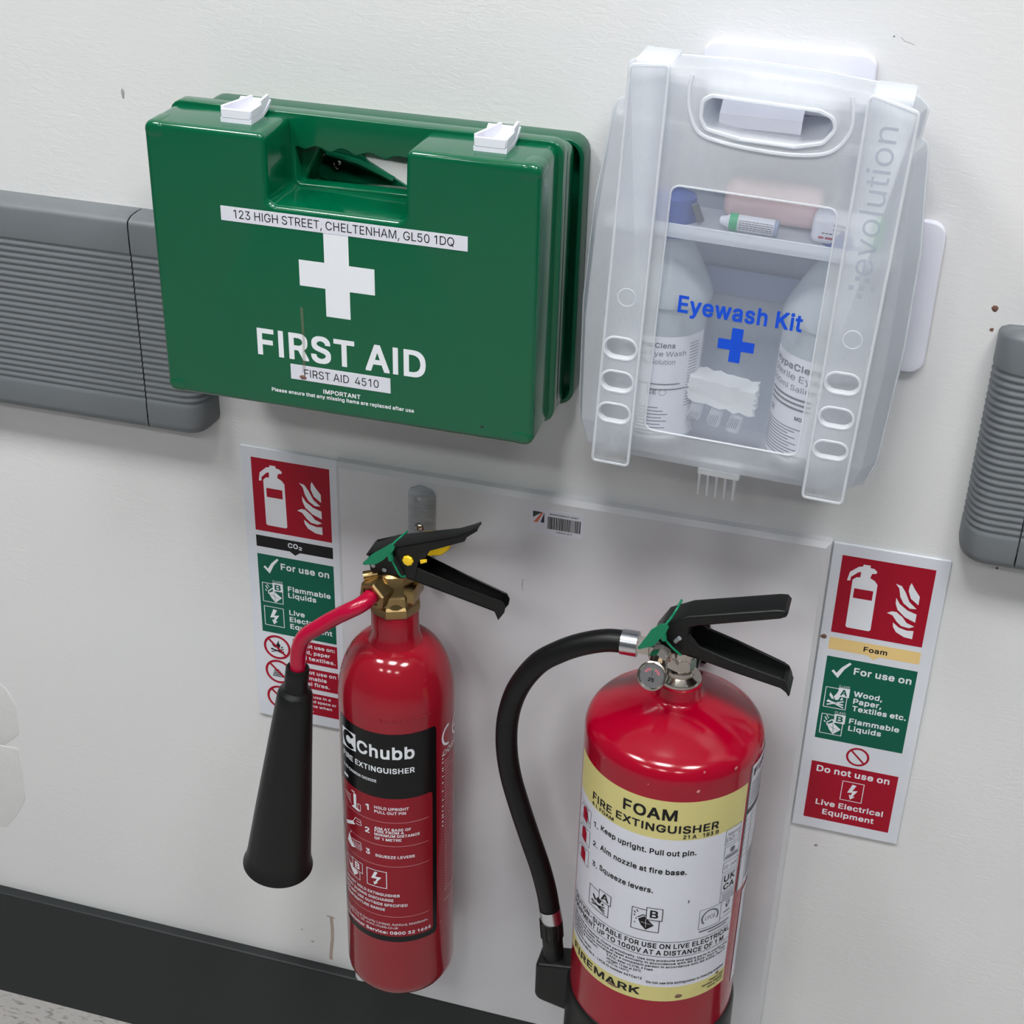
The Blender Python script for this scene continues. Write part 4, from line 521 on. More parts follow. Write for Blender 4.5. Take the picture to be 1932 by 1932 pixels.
    def bars(s, x0, x1, y, h, col, ly=1, seed=0, word=(3, 9)):
        """print too small to read: word-length strokes"""
        R = random.Random(seed); x = x0
        while x < x1:
            wl = R.uniform(*word) * h * 0.55; s.rect(x, y, min(x1, x + wl), y + h, col, ly); x += wl + h * 0.7
    def build(s, name, parent, label=None):
        return mk(name, s.v, s.f, s.cols, parent, s.m, label=label)
def flat(y):
    return lambda u, v, h: (u, y - h, v)
def cyl(r):
    m = lambda d, v, h: ((r + h) * math.sin(math.radians(d)), -(r + h) * math.cos(math.radians(d)), v)
    m.kx = math.degrees(1) / r
    return m

# pictograms, each drawn in a box (x0,y0,w,h)
def pic_bolt(A, x0, y0, w, h, col, ly, frame=0.0):
    if frame: A.frame(x0, y0, x0 + w, y0 + h, frame, col, ly)
    P = lambda u, v: (x0 + u * w, y0 + v * h)
    A.poly([P(.47, .90), P(.66, .86), P(.50, .55), P(.76, .60), P(.56, .28), P(.66, .26), P(.46, .08), P(.37, .33), P(.46, .31), P(.52, .46), P(.28, .42)], col, ly)
def pic_logs(A, x0, y0, w, h, col, ly, back=None, frame=0.0, letter='A', lb=None, ink=None, klass=False):
    P = lambda u, v: (x0 + u * w, y0 + v * h)
    if frame: A.frame(x0, y0, x0 + w, y0 + h, frame, col, ly)
    A.line(P(.12, .30), P(.88, .22), .075 * h, col, ly); A.line(P(.14, .12), P(.88, .40), .06 * h, col, ly); A.line(P(.16, .36), P(.9, .08), .06 * h, col, ly + 1)
    A.poly([P(.48, .42), P(.40, .58), P(.50, .72), P(.60, .95), P(.62, .74), P(.70, .62), P(.62, .44)], col, ly)
    A.poly([P(.22, .76), P(.20, .60), P(.32, .45), P(.42, .44), P(.36, .60)], col, ly)
    A.poly([P(.78, .60), P(.84, .50), P(.76, .44), P(.70, .46)], col, ly)
def pic_can(A, x0, y0, w, h, col, ly, frame=0.0, ink=None):
    P = lambda u, v: (x0 + u * w, y0 + v * h)
    if frame: A.frame(x0, y0, x0 + w, y0 + h, frame, col, ly)
    A.poly([P(.30, .48), P(.55, .62), P(.95, .32), P(.62, .02), P(.42, .24)], col, ly)
    A.line(P(.28, .58), P(.52, .78), .05 * h, col, ly); A.line(P(.52, .78), P(.60, .60), .05 * h, col, ly); A.line(P(.28, .58), P(.30, .44), .05 * h, col, ly)
    A.line(P(.16, .86), P(.26, .70), .05 * h, col, ly); A.line(P(.22, .96), P(.34, .80), .035 * h, col, ly); A.line(P(.14, .66), P(.20, .58), .05 * h, col, ly)
    if ink:
        A.line(P(.42, .40), P(.82, .26), .02 * h, ink, ly + 1); A.line(P(.56, .56), P(.62, .12), .02 * h, ink, ly + 1)
def letterbox(A, t, x0, y0, x1, y1, fill, ink, ly, line=0.0):
    A.rect(x0, y0, x1, y1, fill, ly)
    if line: A.frame(x0, y0, x1, y1, line, ink, ly + 1)
    w, h = x1 - x0, y1 - y0
    A.text(t, x0 + .2 * w, x1 - .2 * w, y0 + .16 * h, .68 * h, ink, ly + 2, 0.03)
EXT = [(.0175, -.0360), (.0203, -.0355), (.0204, -.0318), (.0257, -.0262), (.0284, -.0250), (.0285, -.0306), (.0250, -.0314), (.0222, -.0344),
       (.0224, -.0836), (.0238, -.0850), (.0430, -.0852), (.0445, -.0836), (.0440, -.0356), (.0412, -.0322), (.0368, -.0298), (.0380, -.0252), (.0413, -.0247), (.0421, -.0225), (.0392, -.0200),
       (.0357, -.0195), (.0357, -.0172), (.0296, -.0172), (.0294, -.0192), (.0258, -.0203), (.0189, -.0268)]
FL = [[(.0593, -.0311), (.0646, -.0325), (.0688, -.0385), (.0733, -.0475), (.0803, -.0535), (.0747, -.0542), (.0685, -.0498), (.0649, -.0437), (.0629, -.0355)],
      [(.0723, -.0278), (.0756, -.0332), (.0812, -.0405), (.0812, -.0492), (.0740, -.0438), (.0710, -.0365), (.0712, -.0310)],
      [(.0616, -.0453), (.0655, -.0511), (.0730, -.0565), (.0812, -.0590), (.0812, -.0677), (.0719, -.0640), (.0645, -.0575), (.0620, -.0515)],
      [(.0559, -.0625), (.0600, -.0600), (.0640, -.0600), (.0700, -.0645), (.0740, -.0695), (.0812, -.0722), (.0766, -.0746), (.0699, -.0737), (.0655, -.0700), (.0610, -.0640)],
      [(.0624, -.0714), (.0682, -.0757), (.0753, -.0775), (.0812, -.0767), (.0812, -.0855), (.0740, -.0848), (.0664, -.0810), (.0632, -.0760)]]

# ================================================================ THE SETTING
def structure(name, mb, m, smooth=None):
    o = mb.build(name, m, None, smooth); o['kind'] = 'structure'; return o
wall = structure('wall_back', MB().box(-2.6, 2.6, 0, 0.12, 0, CEIL), 'wall')
structure('floor', MB().box(-2.6, 2.6, -4.6, 0.12, -0.06, 0), 'floor')
structure('ceiling', MB().box(-2.6, 2.6, -4.6, 0.12, CEIL, CEIL + 0.06), 'ceil_paint')
_m = MB(); _v, _f = plate([rnd([(0.0, 0.0), (0.012, 0.0), (0.012, 0.1765), (0.0, 0.1765)], [0, 0, .0025, 0])], 0, 0)
prof = rnd([(0.0, 0.0), (-0.0125, 0.0), (-0.0125, 0.1765), (0.0, 0.1765)], [0, 0, .003, 0])
n = len(prof)
_m.add([(-2.6, p[0], p[1]) for p in prof] + [(2.6, p[0], p[1]) for p in prof], [(i, (i + 1) % n, n + (i + 1) % n, n + i) for i in range(n)] + [tuple(range(n)), tuple(range(2 * n - 1, n - 1, -1))])
structure('baseboard_back', _m, 'skirt_black', 30)

def speck(parent, x, z, y, rx, rz, m, name='mud_speck', seed=1, th=0.0006):
    R = random.Random(seed); mb = MB(); nn = 12; ring = []
    for i in range(nn):
        a = 2 * PI * i / nn; k = R.uniform(.75, 1.15); ring.append((x + rx * k * math.cos(a), z + rz * k * math.sin(a)))
    v = [(p[0], y, p[1]) for p in ring] + [(x + (p[0] - x) * .7, y - th, z + (p[1] - z) * .7) for p in ring] + [(x, y - th * 1.3, z)]
    f = [(i, (i + 1) % nn, nn + (i + 1) % nn, nn + i) for i in range(nn)] + [(nn + i, nn + (i + 1) % nn, 2 * nn) for i in range(nn)]
    mb.add(v, f); return mb.build(name, m, parent, 60)
for i, (x, z, rx, rz, m) in enumerate([(.5298, 1.0872, .0026, .0030, 'mud'), (.5305, 1.0692, .0017, .0017, 'mud'), (-.2154, 1.1813, .0016, .005, 'scuff'),
                                       (.5723, .8539, .0012, .0012, 'mud'), (.4607, .5087, .0018, .0022, 'scuff'), (-.0832, .2084, .0022, .0013, 'scuff'),
                                       (-.096, .224, .0012, .0012, 'scuff'), (.423, 1.288, .001, .0008, 'scuff')]):
    speck(wall, x, z, 0, rx, rz, m, seed=i)
# thin streaks on the paint
for i, (pts, m, wd) in enumerate([([(-.0585, .254), (-.0578, .236), (-.0582, .221), (-.0600, .205), (-.0612, .192), (-.0611, .186)], 'stain', .0042),
                                  ([(-.064, .2545), (-.0585, .2548), (-.054, .2535)], 'stain', .002),
                                  ([(.4280, 1.2876), (.4310, 1.2850), (.4345, 1.2843), (.4383, 1.2828)], 'scuff', .0005)]):
    A = Art(flat(0), [m], base=0.00005)
    for a, b in zip(pts, pts[1:]): A.line(a, b, wd, m, 0)
    A.build('paint_streak', wall)

M['filler'] = mat('wall_filler', (210, 211, 210), 0.7, var=0.05, scale=60, bump=0.5, bscale=300)
for P in ([(-.500, .505), (-.4455, .4955), (-.4384, .4897), (-.4296, .4696), (-.4320, .4274), (-.4530, .4068), (-.500, .404)], [(-.500, .4015), (-.4361, .4056), (-.4364, .3718), (-.4388, .3288), (-.4562, .2981), (-.4722, .2771), (-.500, .272)]):
    plate_obj('filler_patch', [rnd(P, .003, 2)], -.0004, .0004, 'filler', wall, .0003)
# ---- ceiling light panels
for i, (x, y) in enumerate(PANELS):
    t = thing('ceiling_light', ['square glowing ceiling light panel above the left wall guard', 'square glowing ceiling light panel above the green first aid case',
              'square glowing ceiling light panel above the right wall guard',
              'small left panel of the ceiling light row farther from the wall', 'small middle panel of the ceiling light row farther from the wall', 'small right panel of the ceiling light row farther from the wall'][i], 'ceiling light', (x, y, CEIL), group='ceiling light panels')
    q = .30 if y > -2 else .19
    MB().box(-q, q, -q, q, -.010, -.004).build('diffuser', 'panel_glow', t, None)
    f = MB()
    for a in ((-q - .02, q + .02, -q - .02, -q), (-q - .02, q + .02, q, q + .02), (-q - .02, -q, -q, q), (q, q + .02, -q, q)): f.box(*a, -.016, 0)
    f.build('frame', 'panel_frame', t, None)

# ---- wall guards (ridged vinyl bumper rails)
def guard_profile():
    p = [(0.0, 1.079), (0.010, 1.0800), (0.0225, 1.0795), (0.0285, 1.0770), (0.0300, 1.0735), (0.0300, 1.0475)]
    N = 24; zt, zb = 1.0470, 0.9000
    for i in range(N):
        for k in range(6):
            t = (i + k / 6) / N; p.append((0.0300 - 0.0013 * (0.5 - 0.5 * math.cos(2 * PI * k / 6)) , zt + (zb - zt) * t))
    p += [(0.0300, 0.8985), (0.0300, 0.880), (0.0290, 0.8745), (0.0260, 0.8715), (0.0200, 0.870), (0.0, 0.869)]
    return p
GP = guard_profile(); GP2 = [(d * 1.004, z) for d, z in GP]
def sweep(cols, closed_ends=True):
    n = len(cols[0]); v = [p for c in cols for p in c]; f = []
    for j in range(len(cols) - 1):
        for i in range(n - 1): f.append((j * n + i, j * n + i + 1, (j + 1) * n + i + 1, (j + 1) * n + i))
    return v, f
def guard(sgn, xs, xe, xfar, label):
    t = thing('wall_guard', label, 'bumper rail', (xs, 0, .975), group='grey wall guards')
    OFF = Matrix.Translation((-xs, 0, -.975))
    c = [[(xfar, -d, z) for d, z in GP], [(xs, -d, z) for d, z in GP]]
    v, f = sweep(c); mb = MB().add(v, f, T=OFF); mb.build('cover', 'grey_vinyl', t, 50)
    D = 0.030; cols = [[(xs + sgn * .0013, -d, z) for d, z in GP2]]; K = 14
    ez = []
    for k in range(K + 1):
        a = PI / 2 * k / K; sx = math.sin(a) ** (2 / 2.7) if a > 0 else 0; cy = max(0.0, math.cos(a)) ** (2 / 2.7)
        col = []
        for d, z in GP2:
            zc = (z - .975); edge = max(0, abs(zc) - .085) / .02; sh = 1 - 0.25 * sx * 0
            col.append((xe - sgn * D + sgn * d * sx, -d * cy, .975 + zc * (1 - .035 * sx ** 6)))
        cols.append(col)
    v, f = sweep(cols); MB().add(v, f, T=OFF).build('end_cap', 'grey_vinyl', t, 50)
    return t
guard(1, -.2080, -.1475, -2.6, 'long grey ridged plastic wall guard running behind the green box')
guard(-1, .5835, .5360, 2.6, 'grey ridged plastic wall guard with rounded end, right of the clear case')

# ---- backing board
t = thing('backing_board', 'large white painted board with chamfered edges behind both extinguishers', 'board', (.2025, 0, .1765))
def chamf(x0, x1, z0, z1, y, ch):
    v = [(x0, 0, z0), (x1, 0, z0), (x1, 0, z1), (x0, 0, z1), (x0, y + .004, z0), (x1, y + .004, z0), (x1, y + .004, z1), (x0, y + .004, z1),
         (x0 + ch, y, z0), (x1 - ch, y, z0), (x1 - ch, y, z1 - ch), (x0 + ch, y, z1 - ch)]
    f = [(0, 1, 5, 4), (1, 2, 6, 5), (2, 3, 7, 6), (3, 0, 4, 7), (5, 6, 10, 9), (6, 7, 11, 10), (7, 4, 8, 11), (4, 5, 9, 8), (8, 9, 10, 11), (0, 3, 2, 1)]
    return v, f
mb = MB().add(*chamf(-.2305, .2305, 0, .6805, -.012, .0045)); mb.build('panel', 'board', t, None)
A = Art(flat(-.01205), ['scuff', 'stain'], base=0.00003)
A.line((-.045, .589), (-.0455, .581), .0008, 'scuff'); A.line((-.0455, .581), (-.0445, .576), .0006, 'scuff')
A.build('scratch', t)
for i, (x, z) in enumerate([(.2245, .3195), (.2250, .3755), (.2262, .4130), (.2262, .541), (.2262, .571)]): speck(t, x, z, -.0085, .0011, .0016, 'scuff', 'paint_chip', i + 20)

# ================================================================ SIGNS
def sign_base(name, label, x0):
    t = thing(name, label, 'sign', (x0, 0, .8545), group='fire extinguisher signs')
    MB().box(0, .1005, -.0028, 0, -.322, 0, .0004, 1).build('plate', 'sign_white', t, 30)
    return t
cols = ['sign_red', 'sign_green', 'sign_buff', 'black_print', 'white_print', 'sign_white']
def sign_top(A, dx, band, tick=True):
    A.rect(.0105 + dx, -.0985 + .006, .0908 + dx, -.0110, 'sign_red', 0)
    sh = lambda P: [(p[0] + dx, p[1]) for p in P]
    A.poly(sh(EXT), 'white_print', 1); A.rect(.0248 + dx, -.0528, .0414 + dx, -.0428, 'sign_red', 2)
    for q in FL: A.poly(sh(q), 'white_print', 1)
    A.poly(sh([(.0104, -.0982), (.0912, -.0982), (.0912, -.1112), (.0563, -.1112), (.0512, -.1152), (.0455, -.1112), (.0104, -.1112)]), band, 0)
def tick(A, dx):
    A.poly([(p[0] + dx, p[1]) for p in [(.0162, -.1348), (.0180, -.1330), (.0209, -.1362), (.0250, -.1290), (.0314, -.1224), (.0330, -.1238), (.0275, -.1310), (.0226, -.1416)]], 'white_print', 1)
# CO2 sign
t = sign_base('safety_sign', 'tall white extinguisher sign with black CO2 band, behind the horn', -.1280)
A = Art(flat(-.0028), cols); sign_top(A, 0, 'black_print')
A.text('CO', .0440, .0545, -.1070, .0055, 'white_print', 1, .03); A.text('2', .0553, .0588, -.1078, .0038, 'white_print', 1, .03)
A.rect(.0104, -.2135, .0912, -.1197, 'sign_green', 0); tick(A, 0)
A.text('For use on', .0349, .0862, -.1347, .0075, 'white_print', 1, .03)
A.text('CLASS', .0249, .0357, -.1513, .0022, 'white_print', 1, .0)
pic_can(A, .0137, -.1760, .0215, .0224, 'white_print', 1, .0007, 'sign_green'); letterbox(A, 'B', .0248, -.1618, .0359, -.1519, 'white_print', 'sign_green', 3)
A.text('Flammable', .0412, .0868, -.1590, .0060, 'white_print', 1, .026); A.text('Liquids', .0412, .0712, -.1666, .0060, 'white_print', 1, .026)
pic_bolt(A, .0141, -.2046, .0208, .0228, 'white_print', 1, .0007)
A.text('Live', .0412, .0579, -.1874, .0060, 'white_print', 1, .026); A.text('Electrical', .0413, .0800, -.1958, .0060, 'white_print', 1, .026); A.text('Equipment', .0415, .0870, -.2042, .0060, 'white_print', 1, .026)
for (y0, y1, rows) in ((-.2440, -.2167, ['Do not use on:', 'wood, paper', 'and textiles.']), (-.2760, -.2500, ['Do not use on', 'flammable', 'metal fires.']), (-.3090, -.2815, ['Do not use in a', 'confined space or', 'airborne when', 'using.'])):
    A.rect(.0430, y0, .0914, y1, 'sign_red', 0)
    k = len(rows); cap = .0046 if k == 3 else .0034
    for i, r in enumerate(rows):
        full = .0445; wdt = {13: .0445, 14: .0445, 11: .039, 12: .037, 9: .034, 15: .036, 17: .0425, 6: .019}.get(len(r), .037)
        if k == 4: wdt = [.0375, .0435, .0385, .018][i]
        A.text(r, .0445, .0445 + wdt, y1 - (i + 1) * (y1 - y0) / (k + .55), cap, 'white_print', 1, .02)
for j, cy in enumerate((-.2310, -.2618, -.2950)):
    A.ring(.0255, cy, .0135, .0135, .0026, 'sign_red', 2)
    if j == 0: pic_logs(A, .0160, cy - .009, .019, .019, 'black_print', 0)
    if j == 1:
        for q in range(5): A.line((.0185 + q * .0006, cy - .006 + q * .002), (.0325 - q * .0016, cy - .006 + q * .002), .0012, 'black_print', 0)
        A.text('D', .0335, .0355, cy + .004, .003, 'black_print', 0, .02)
    if j == 2: A.poly([(.021, cy - .006), (.030, cy - .006), (.029, cy + .005), (.0255, cy + .008), (.022, cy + .005)], 'black_print', 0)
    A.line((.0255 - .0088, cy + .0088), (.0255 + .0088, cy - .0088), .0024, 'sign_red', 3)
A.build('print', t)
# foam sign
t = sign_base('safety_sign', 'tall white extinguisher sign with buff Foam band, right of the board', .4345)
A = Art(flat(-.0028), cols); sign_top(A, -.0016, 'sign_buff')
A.text('Foam', .0398, .0607, -.1078, .0055, 'black_print', 1, .03)
A.rect(.0090, -.2130, .0898, -.1190, 'sign_green', 0); tick(A, -.0014)
A.text('For use on', .0346, .0860, -.1345, .0075, 'white_print', 1, .03)
A.text('CLASS', .0237, .0335, -.1512, .0022, 'white_print', 1, .0); A.text('CLASS', .0237, .0335, -.1812, .0022, 'white_print', 1, .0)
pic_logs(A, .0124, -.1758, .0200, .0225, 'white_print', 1, frame=.0007); letterbox(A, 'A', .0238, -.1618, .0340, -.1516, 'white_print', 'sign_green', 3)
A.text('Wood,', .0378, .0636, -.1588, .0060, 'white_print', 1, .026); A.text('Paper,', .0384, .0640, -.1670, .0060, 'white_print', 1, .026); A.text('Textiles etc.', .0384, .0873, -.1752, .0060, 'white_print', 1, .026)
pic_can(A, .0124, -.2063, .0200, .0222, 'white_print', 1, .0007, 'sign_green'); letterbox(A, 'B', .0238, -.1922, .0340, -.1820, 'white_print', 'sign_green', 3)
A.text('Flammable', .0377, .0833, -.1900, .0060, 'white_print', 1, .026); A.text('Liquids', .0380, .0680, -.1984, .0060, 'white_print', 1, .026)
A.ring(.0508, -.2270, .0097, .0097, .0021, 'sign_red', 1); A.line((.0508 - .0064, -.2206), (.0508 + .0064, -.2334), .0018, 'sign_red', 2)
A.rect(.0098, -.3100, .0906, -.2408, 'sign_red', 0)
A.text('Do not use on', .0153, .0834, -.2523, .0075, 'white_print', 1, .03)
pic_bolt(A, .0412, -.2808, .0200, .0227, 'white_print', 1, .0007)
A.text('Live Electrical', .0192, .0828, -.2922, .0066, 'white_print', 1, .028); A.text('Equipment', .0268, .0757, -.3030, .0066, 'white_print', 1, .028)
A.build('print', t)
speck(t, .0034, -.0989, -.0028, .0036, .0025, 'mud', seed=31)

# ---- asset sticker on the board
t = thing('asset_sticker', 'small white barcode sticker near top of the board', 'sticker', (.1626, -.012, .8190))
plate_obj('sticker_face', [rrect(0, .0502, 0, .0262, .0012)], -.0003, 0, 'label_white', t)
M['logo_green'] = mat('logo_green', (44, 56, 48)); M['logo_orange'] = mat('logo_orange', (206, 100, 72)); M['logo_navy'] = mat('logo_navy', (30, 22, 56))
A = Art(flat(-.0003), ['logo_green', 'logo_orange', 'logo_navy', 'black_print'])
A.poly([(.0026, .0228), (.0115, .0228), (.0028, .0160)], 'logo_green'); A.poly([(.0125, .0224), (.0108, .0222), (.0034, .0112), (.0070, .0114)], 'logo_orange'); A.poly([(.0134, .0225), (.0135, .0118), (.0100, .0118)], 'logo_navy')
A.text('MAINTENANCE ASSET', .0186, .0455, .0212, .0016, 'black_print', 0, .02); A.text('1990021277', .0250, .0402, .0030, .0017, 'black_print', 0, .02)
R = random.Random(3); x = .0167
while x < .0478:
    wd = R.choice((.0004, .0007, .0010)); A.rect(x, .0062, x + wd, .0192, 'black_print'); x += wd + R.choice((.0003, .0005))
A.build('print', t)

# ---- steel hook for the CO2 extinguisher
t = thing('extinguisher_hook', 'scratched galvanised steel hook plate screwed to board above the slim extinguisher', 'wall hook', (.0585, -.012, .79))
hp = rnd([(-.0136, -.030), (.0125, -.030), (.0136, .050), (.0100, .0565), (-.0020, .0590), (-.0115, .0545), (-.0131, .0495)], .004)
plate_obj('plate', [hp, oval(-.0025, .044, .0028, .0028, 16)], -.0022, 0, 'steel', t, .0004)
s = MB().lathe([(0, -.0018), (.0020, -.0022), (.0040, -.0012), (.0048, 0)], 20, T=Matrix.Translation((-.0022, -.0022, .0140)) @ Matrix.Rotation(PI / 2, 4, 'X') @ Matrix.Scale(-1, 4, (0, 0, 1)))
s.build('screw', 'chrome', t)
MB().box(-.0062, .0018, -.0024, -.0021, .0095, .0182, .0008).build('washer', 'steel', t)
MB().tube([(0, -.002, -.02), (0, -.020, -.022), (0, -.036, -.018), (0, -.040, -.006)], .003, 10, smooth=5).build('hook', 'steel', t)

# ================================================================ FIRST AID BOX
G = 'green_plastic'
t = thing('wall_bracket', 'dark green plastic wall tray with raised rim behind first aid box', 'bracket', (.0340, 0, .958))
o_ = rrect(-.1650, .1655, 0, .2335, .014); i_ = rrect(-.1610, .1615, .004, .2295, .011)
v1, f1 = plate([o_, i_], -.022, 0, .0012)
v2, f2 = plate([rrect(-.162, .1625, .003, .2305, .011), [(-.0330, .1985), (.0170, .1960), (.0170, .1720), (.0090, .1725), (-.0250, .1900)]], -.004, -.001)
MB().add(v1, f1).add(v2, f2).build('tray', 'green_dark', t, 40)
MB().tube([(-.070, -.006, .195), (-.030, -.010, .190), (.000, -.008, .178)], .003, 8).build('strut', 'green_dark', t)
sc = MB().lathe([(0, -.0016), (.002, -.002), (.0036, -.001), (.004, 0)], 16, T=Matrix.Translation((-.051, -.005, .184)) @ Matrix.Rotation(PI / 2, 4, 'X') @ Matrix.Scale(-1, 4, (0, 0, 1)))
sc.build('screw', 'chrome', t)

t = thing('first_aid_box', 'green plastic first aid case with white cross and moulded handle', 'first aid kit', (.0290, -.060, .9655))
ox, oz, oy = .0290, .9655, .060
def LX(P): return [(p[0] - ox, p[1] - oz) for p in P]
front = rnd(LX([(-.1325, .9665), (.1905, .9665), (.1905, 1.2005), (.0850, 1.2005), (.0835, 1.1440), (-.0305, 1.1440), (-.0300, 1.2005), (-.1325, 1.2005)]), [.008, .008, .008, .006, .007, .007, .006, .008])
plate_obj('front_shell', [front], -.120 + oy, -.066 + oy, G, t, .0048, 5, 50)
# rim band with the finger hole and scalloped grip
sca = [(-.0265, 1.1757), (-.0240, 1.1762), (-.0216, 1.1752), (-.0177, 1.1745), (-.0130, 1.1768), (-.0089, 1.1780), (-.0045, 1.1768), (.0000, 1.1748), (.0047, 1.1742), (.0080, 1.1765), (.0114, 1.1780), (.0150, 1.1782),
       (.0186, 1.1772), (.0225, 1.1748), (.0256, 1.1738), (.0310, 1.1760), (.0350, 1.1775), (.0400, 1.1770), (.0450, 1.1748), (.0503, 1.1736), (.0535, 1.1750), (.0568, 1.1768), (.0620, 1.1775), (.0700, 1.1765), (.0760, 1.1750), (.0820, 1.1765)]
hole = [(.0820, 1.1475), (-.0235, 1.1460), (-.0265, 1.1490)] + sca
rim = rrect(-.1345, .1945, .9640, 1.2035, .011)
plate_obj('rim', [LX(rim), LX(hole)], -.0700 + oy, -.0560 + oy, G, t, .0012, 2, 45)
back = rnd([(-.1320, .962), (.1930, .962), (.1930, 1.1935), (.1050, 1.1935), (.0980, 1.1400), (-.0270, 1.1380), (.0000, 1.1935), (-.1320, 1.1935)], [.010, .010, .010, .003, .006, .006, .006, .010])
b2 = plate_obj('back_shell', [LX(back)], -.0575 + oy, -.0285 + oy, G, t, .0030, 4, 50)
for sx, sz in ((-1, -1), (1, -1), (1, 1), (-1, 1)):
    cx = -.1325 if sx < 0 else .1905; cz = .9665 if sz < 0 else 1.2005
    xs = sorted((cx + -sx * .0002, cx - sx * .0200)); zs = sorted((cz, cz - sz * .0150))
    ol = rrect(xs[0] - .0003, xs[1] + .0003, zs[0] - .0003, zs[1] + .0003, .0075)
    plate_obj('corner_pad', [LX(ol)], -.1203 + oy, -.094 + oy, G, t, .0048, 5, 50)
A = Art(flat(-.1200 + oy), ['white_print', 'black_print', 'label_white'], step=.00006)
fx = lambda a: a - ox
A.poly([(fx(a), b - oz) for a, b in ((-.0060, 1.0799), (.0158, 1.0799), (.0158, 1.0560), (.0366, 1.0560), (.0366, 1.0799), (.0579, 1.0799), (.0579, 1.1019), (.0366, 1.1019), (.0366, 1.1270), (.0158, 1.1270), (.0158, 1.1019), (-.0060, 1.1019))], 'white_print'); A.build('cross_print', t)
A = Art(flat(-.1200 + oy), ['white_print'], step=.00006)
A.text('FIRST AID', fx(-.0464), fx(.0999), 1.0135 - oz, .0238, 'white_print', 0, .028)
A.text('IMPORTANT', fx(.0103), fx(.0431), .9860 - oz, .0040, 'white_print', 0, .012)
A.text('Please ensure that any missing items are replaced after use', fx(-.0360), fx(.0896), .9812 - oz, .0034, 'white_print', 0, .012)
A.build('print', t)
for nm, (x0, x1, z0, z1), txt in (('address_label', (-.0708, .1343, 1.1268, 1.1388), ('123 HIGH STREET, CHELTENHAM, GL50 1DQ', -.0598, .1235, 1.1297, .0070)), ('number_label', (-.0178, .0696, .9956, 1.0091), ('FIRST AID  4510', -.0058, .0595, .9990, .0070))):
    lb = MB().box(fx(x0), fx(x1), -.1203 + oy, -.1198 + oy, z0 - oz, z1 - oz).build(nm, 'label_white', t, None)
    A = Art(flat(-.1203 + oy), ['black_print']); A.text(txt[0], fx(txt[1]), fx(txt[2]), txt[3] - oz, txt[4], 'black_print', 0, .002); A.build('lettering', lb)
speck(t, fx(-.0069), .9984 - oz, -.1203 + oy, .0034, .0019, 'mud', seed=41)
A = Art(flat(-.1200 + oy), ['stain', 'mud'], base=.0003)
M['drip'] = frost('dried_drip', (168, 158, 136), 0.30, 0.8)
A2 = Art(flat(-.1200 + oy), ['drip'], base=.00035)
A2.poly([(fx(-.0068), 1.061 - oz), (fx(-.0042), 1.061 - oz), (fx(-.0038), 1.030 - oz), (fx(-.0045), 1.003 - oz), (fx(-.0075), 1.003 - oz), (fx(-.0060), 1.030 - oz)], 'drip'); A2.build('drip_stain', t)
speck(t, fx(.1478), .9785 - oz, -.1200 + oy, .0014, .0008, 'black_print', seed=43, name='scuff_mark')
# latches
def latch(x):
    l = bpy.data.objects.new('latch', None)
    side = [(-.0190, -.0010), (-.0190, .0040), (-.0170, .0044), (-.0100, .0040), (-.0020, .0032), (.0050, .0036), (.0120, .0066), (.0195, .0105), (.0205, .0095), (.0130, .0035), (.0050, .0008), (-.0060, -.0010)]
    def pr(P, x0, x1, mb):
        n = len(P); v = [(x0, p[0], p[1]) for p in P] + [(x1, p[0], p[1]) for p in P]
        mb.add(v, [(i, (i + 1) % n, n + (i + 1) % n, n + i) for i in range(n)] + [tuple(range(n)), tuple(range(2 * n - 1, n - 1, -1))])
    mb = MB(); pr(side, -.0130, .0130, mb)
    up = [(-.0190, .0066), (-.0185, .0110), (-.0100, .0105), (.0000, .0085), (.0080, .0095), (.0195, .0150), (.0205, .0110), (.0060, .0060), (-.0060, .0066)]
    # diagonal raised ribs that meet at the front left, leaving the triangular recess
    def rib(p, q, hgt=.0105, wd=.0016):
        p = Vector(p); q = Vector(q); d = (q - p); L = d.length; ang = math.atan2(d.y, d.x)
        mb.box(0, L, -wd / 2, wd / 2, .004, hgt, .0004, 1, T=Matrix.Translation((p.x, p.y, 0)) @ Matrix.Rotation(ang, 4, 'Z'))
    rib((-.0122, -.0175), (-.0020, .0170), .0130, .0024); rib((-.0122, -.0180), (.0122, -.0180), .0112, .0024); rib((.0118, -.0180), (.0118, .0010), .0112, .0024); rib((.0118, .0010), (.0108, .0190), .0145, .0024); rib((-.0090, -.0150), (.0100, -.0090), .0080, .0014)
    mb.box(-.0010, .0020, -.0130, -.0070, .003, .0075, .0006, 1)
    o = mb.build('latch', 'white_plastic', t, 40); o.location = (x - ox, -.0835 + oy, 1.2000 - oz)
    return o
latch(-.0610).name = 'latch'; latch(.1455)

# ================================================================ EYEWASH WALL BRACKET
t = thing('wall_bracket', 'white plastic plus-shaped wall plate with hook behind eyewash case', 'bracket', (.3495, 0, 1.09))
P = [(-.0640, -.062), (-.060, .10), (-.0650, .10), (-.0650, .1845), (.0650, .1845), (.0650, .062), (.1345, .062), (.1345, -.064), (.062, -.064), (.062, -.14), (-.062, -.14), (-.062, -.064), (-.125, -.064), (-.125, .062), (-.0650, .062)]
P = [(-.0650, .1845), (.0650, .1845), (.0650, .0635), (.1345, .0635), (.1345, -.0650), (.0620, -.0650), (.0620, -.150), (-.0620, -.150), (-.0620, -.0650), (-.125, -.0650), (-.125, .0635), (-.0650, .0635)]
plate_obj('plate', [rnd(P, [.010, .010, .004, .012, .012, .004, .01, .01, .004, .012, .012, .004])], -.0065, 0, 'white_plastic', t, .0022, 4, 50)
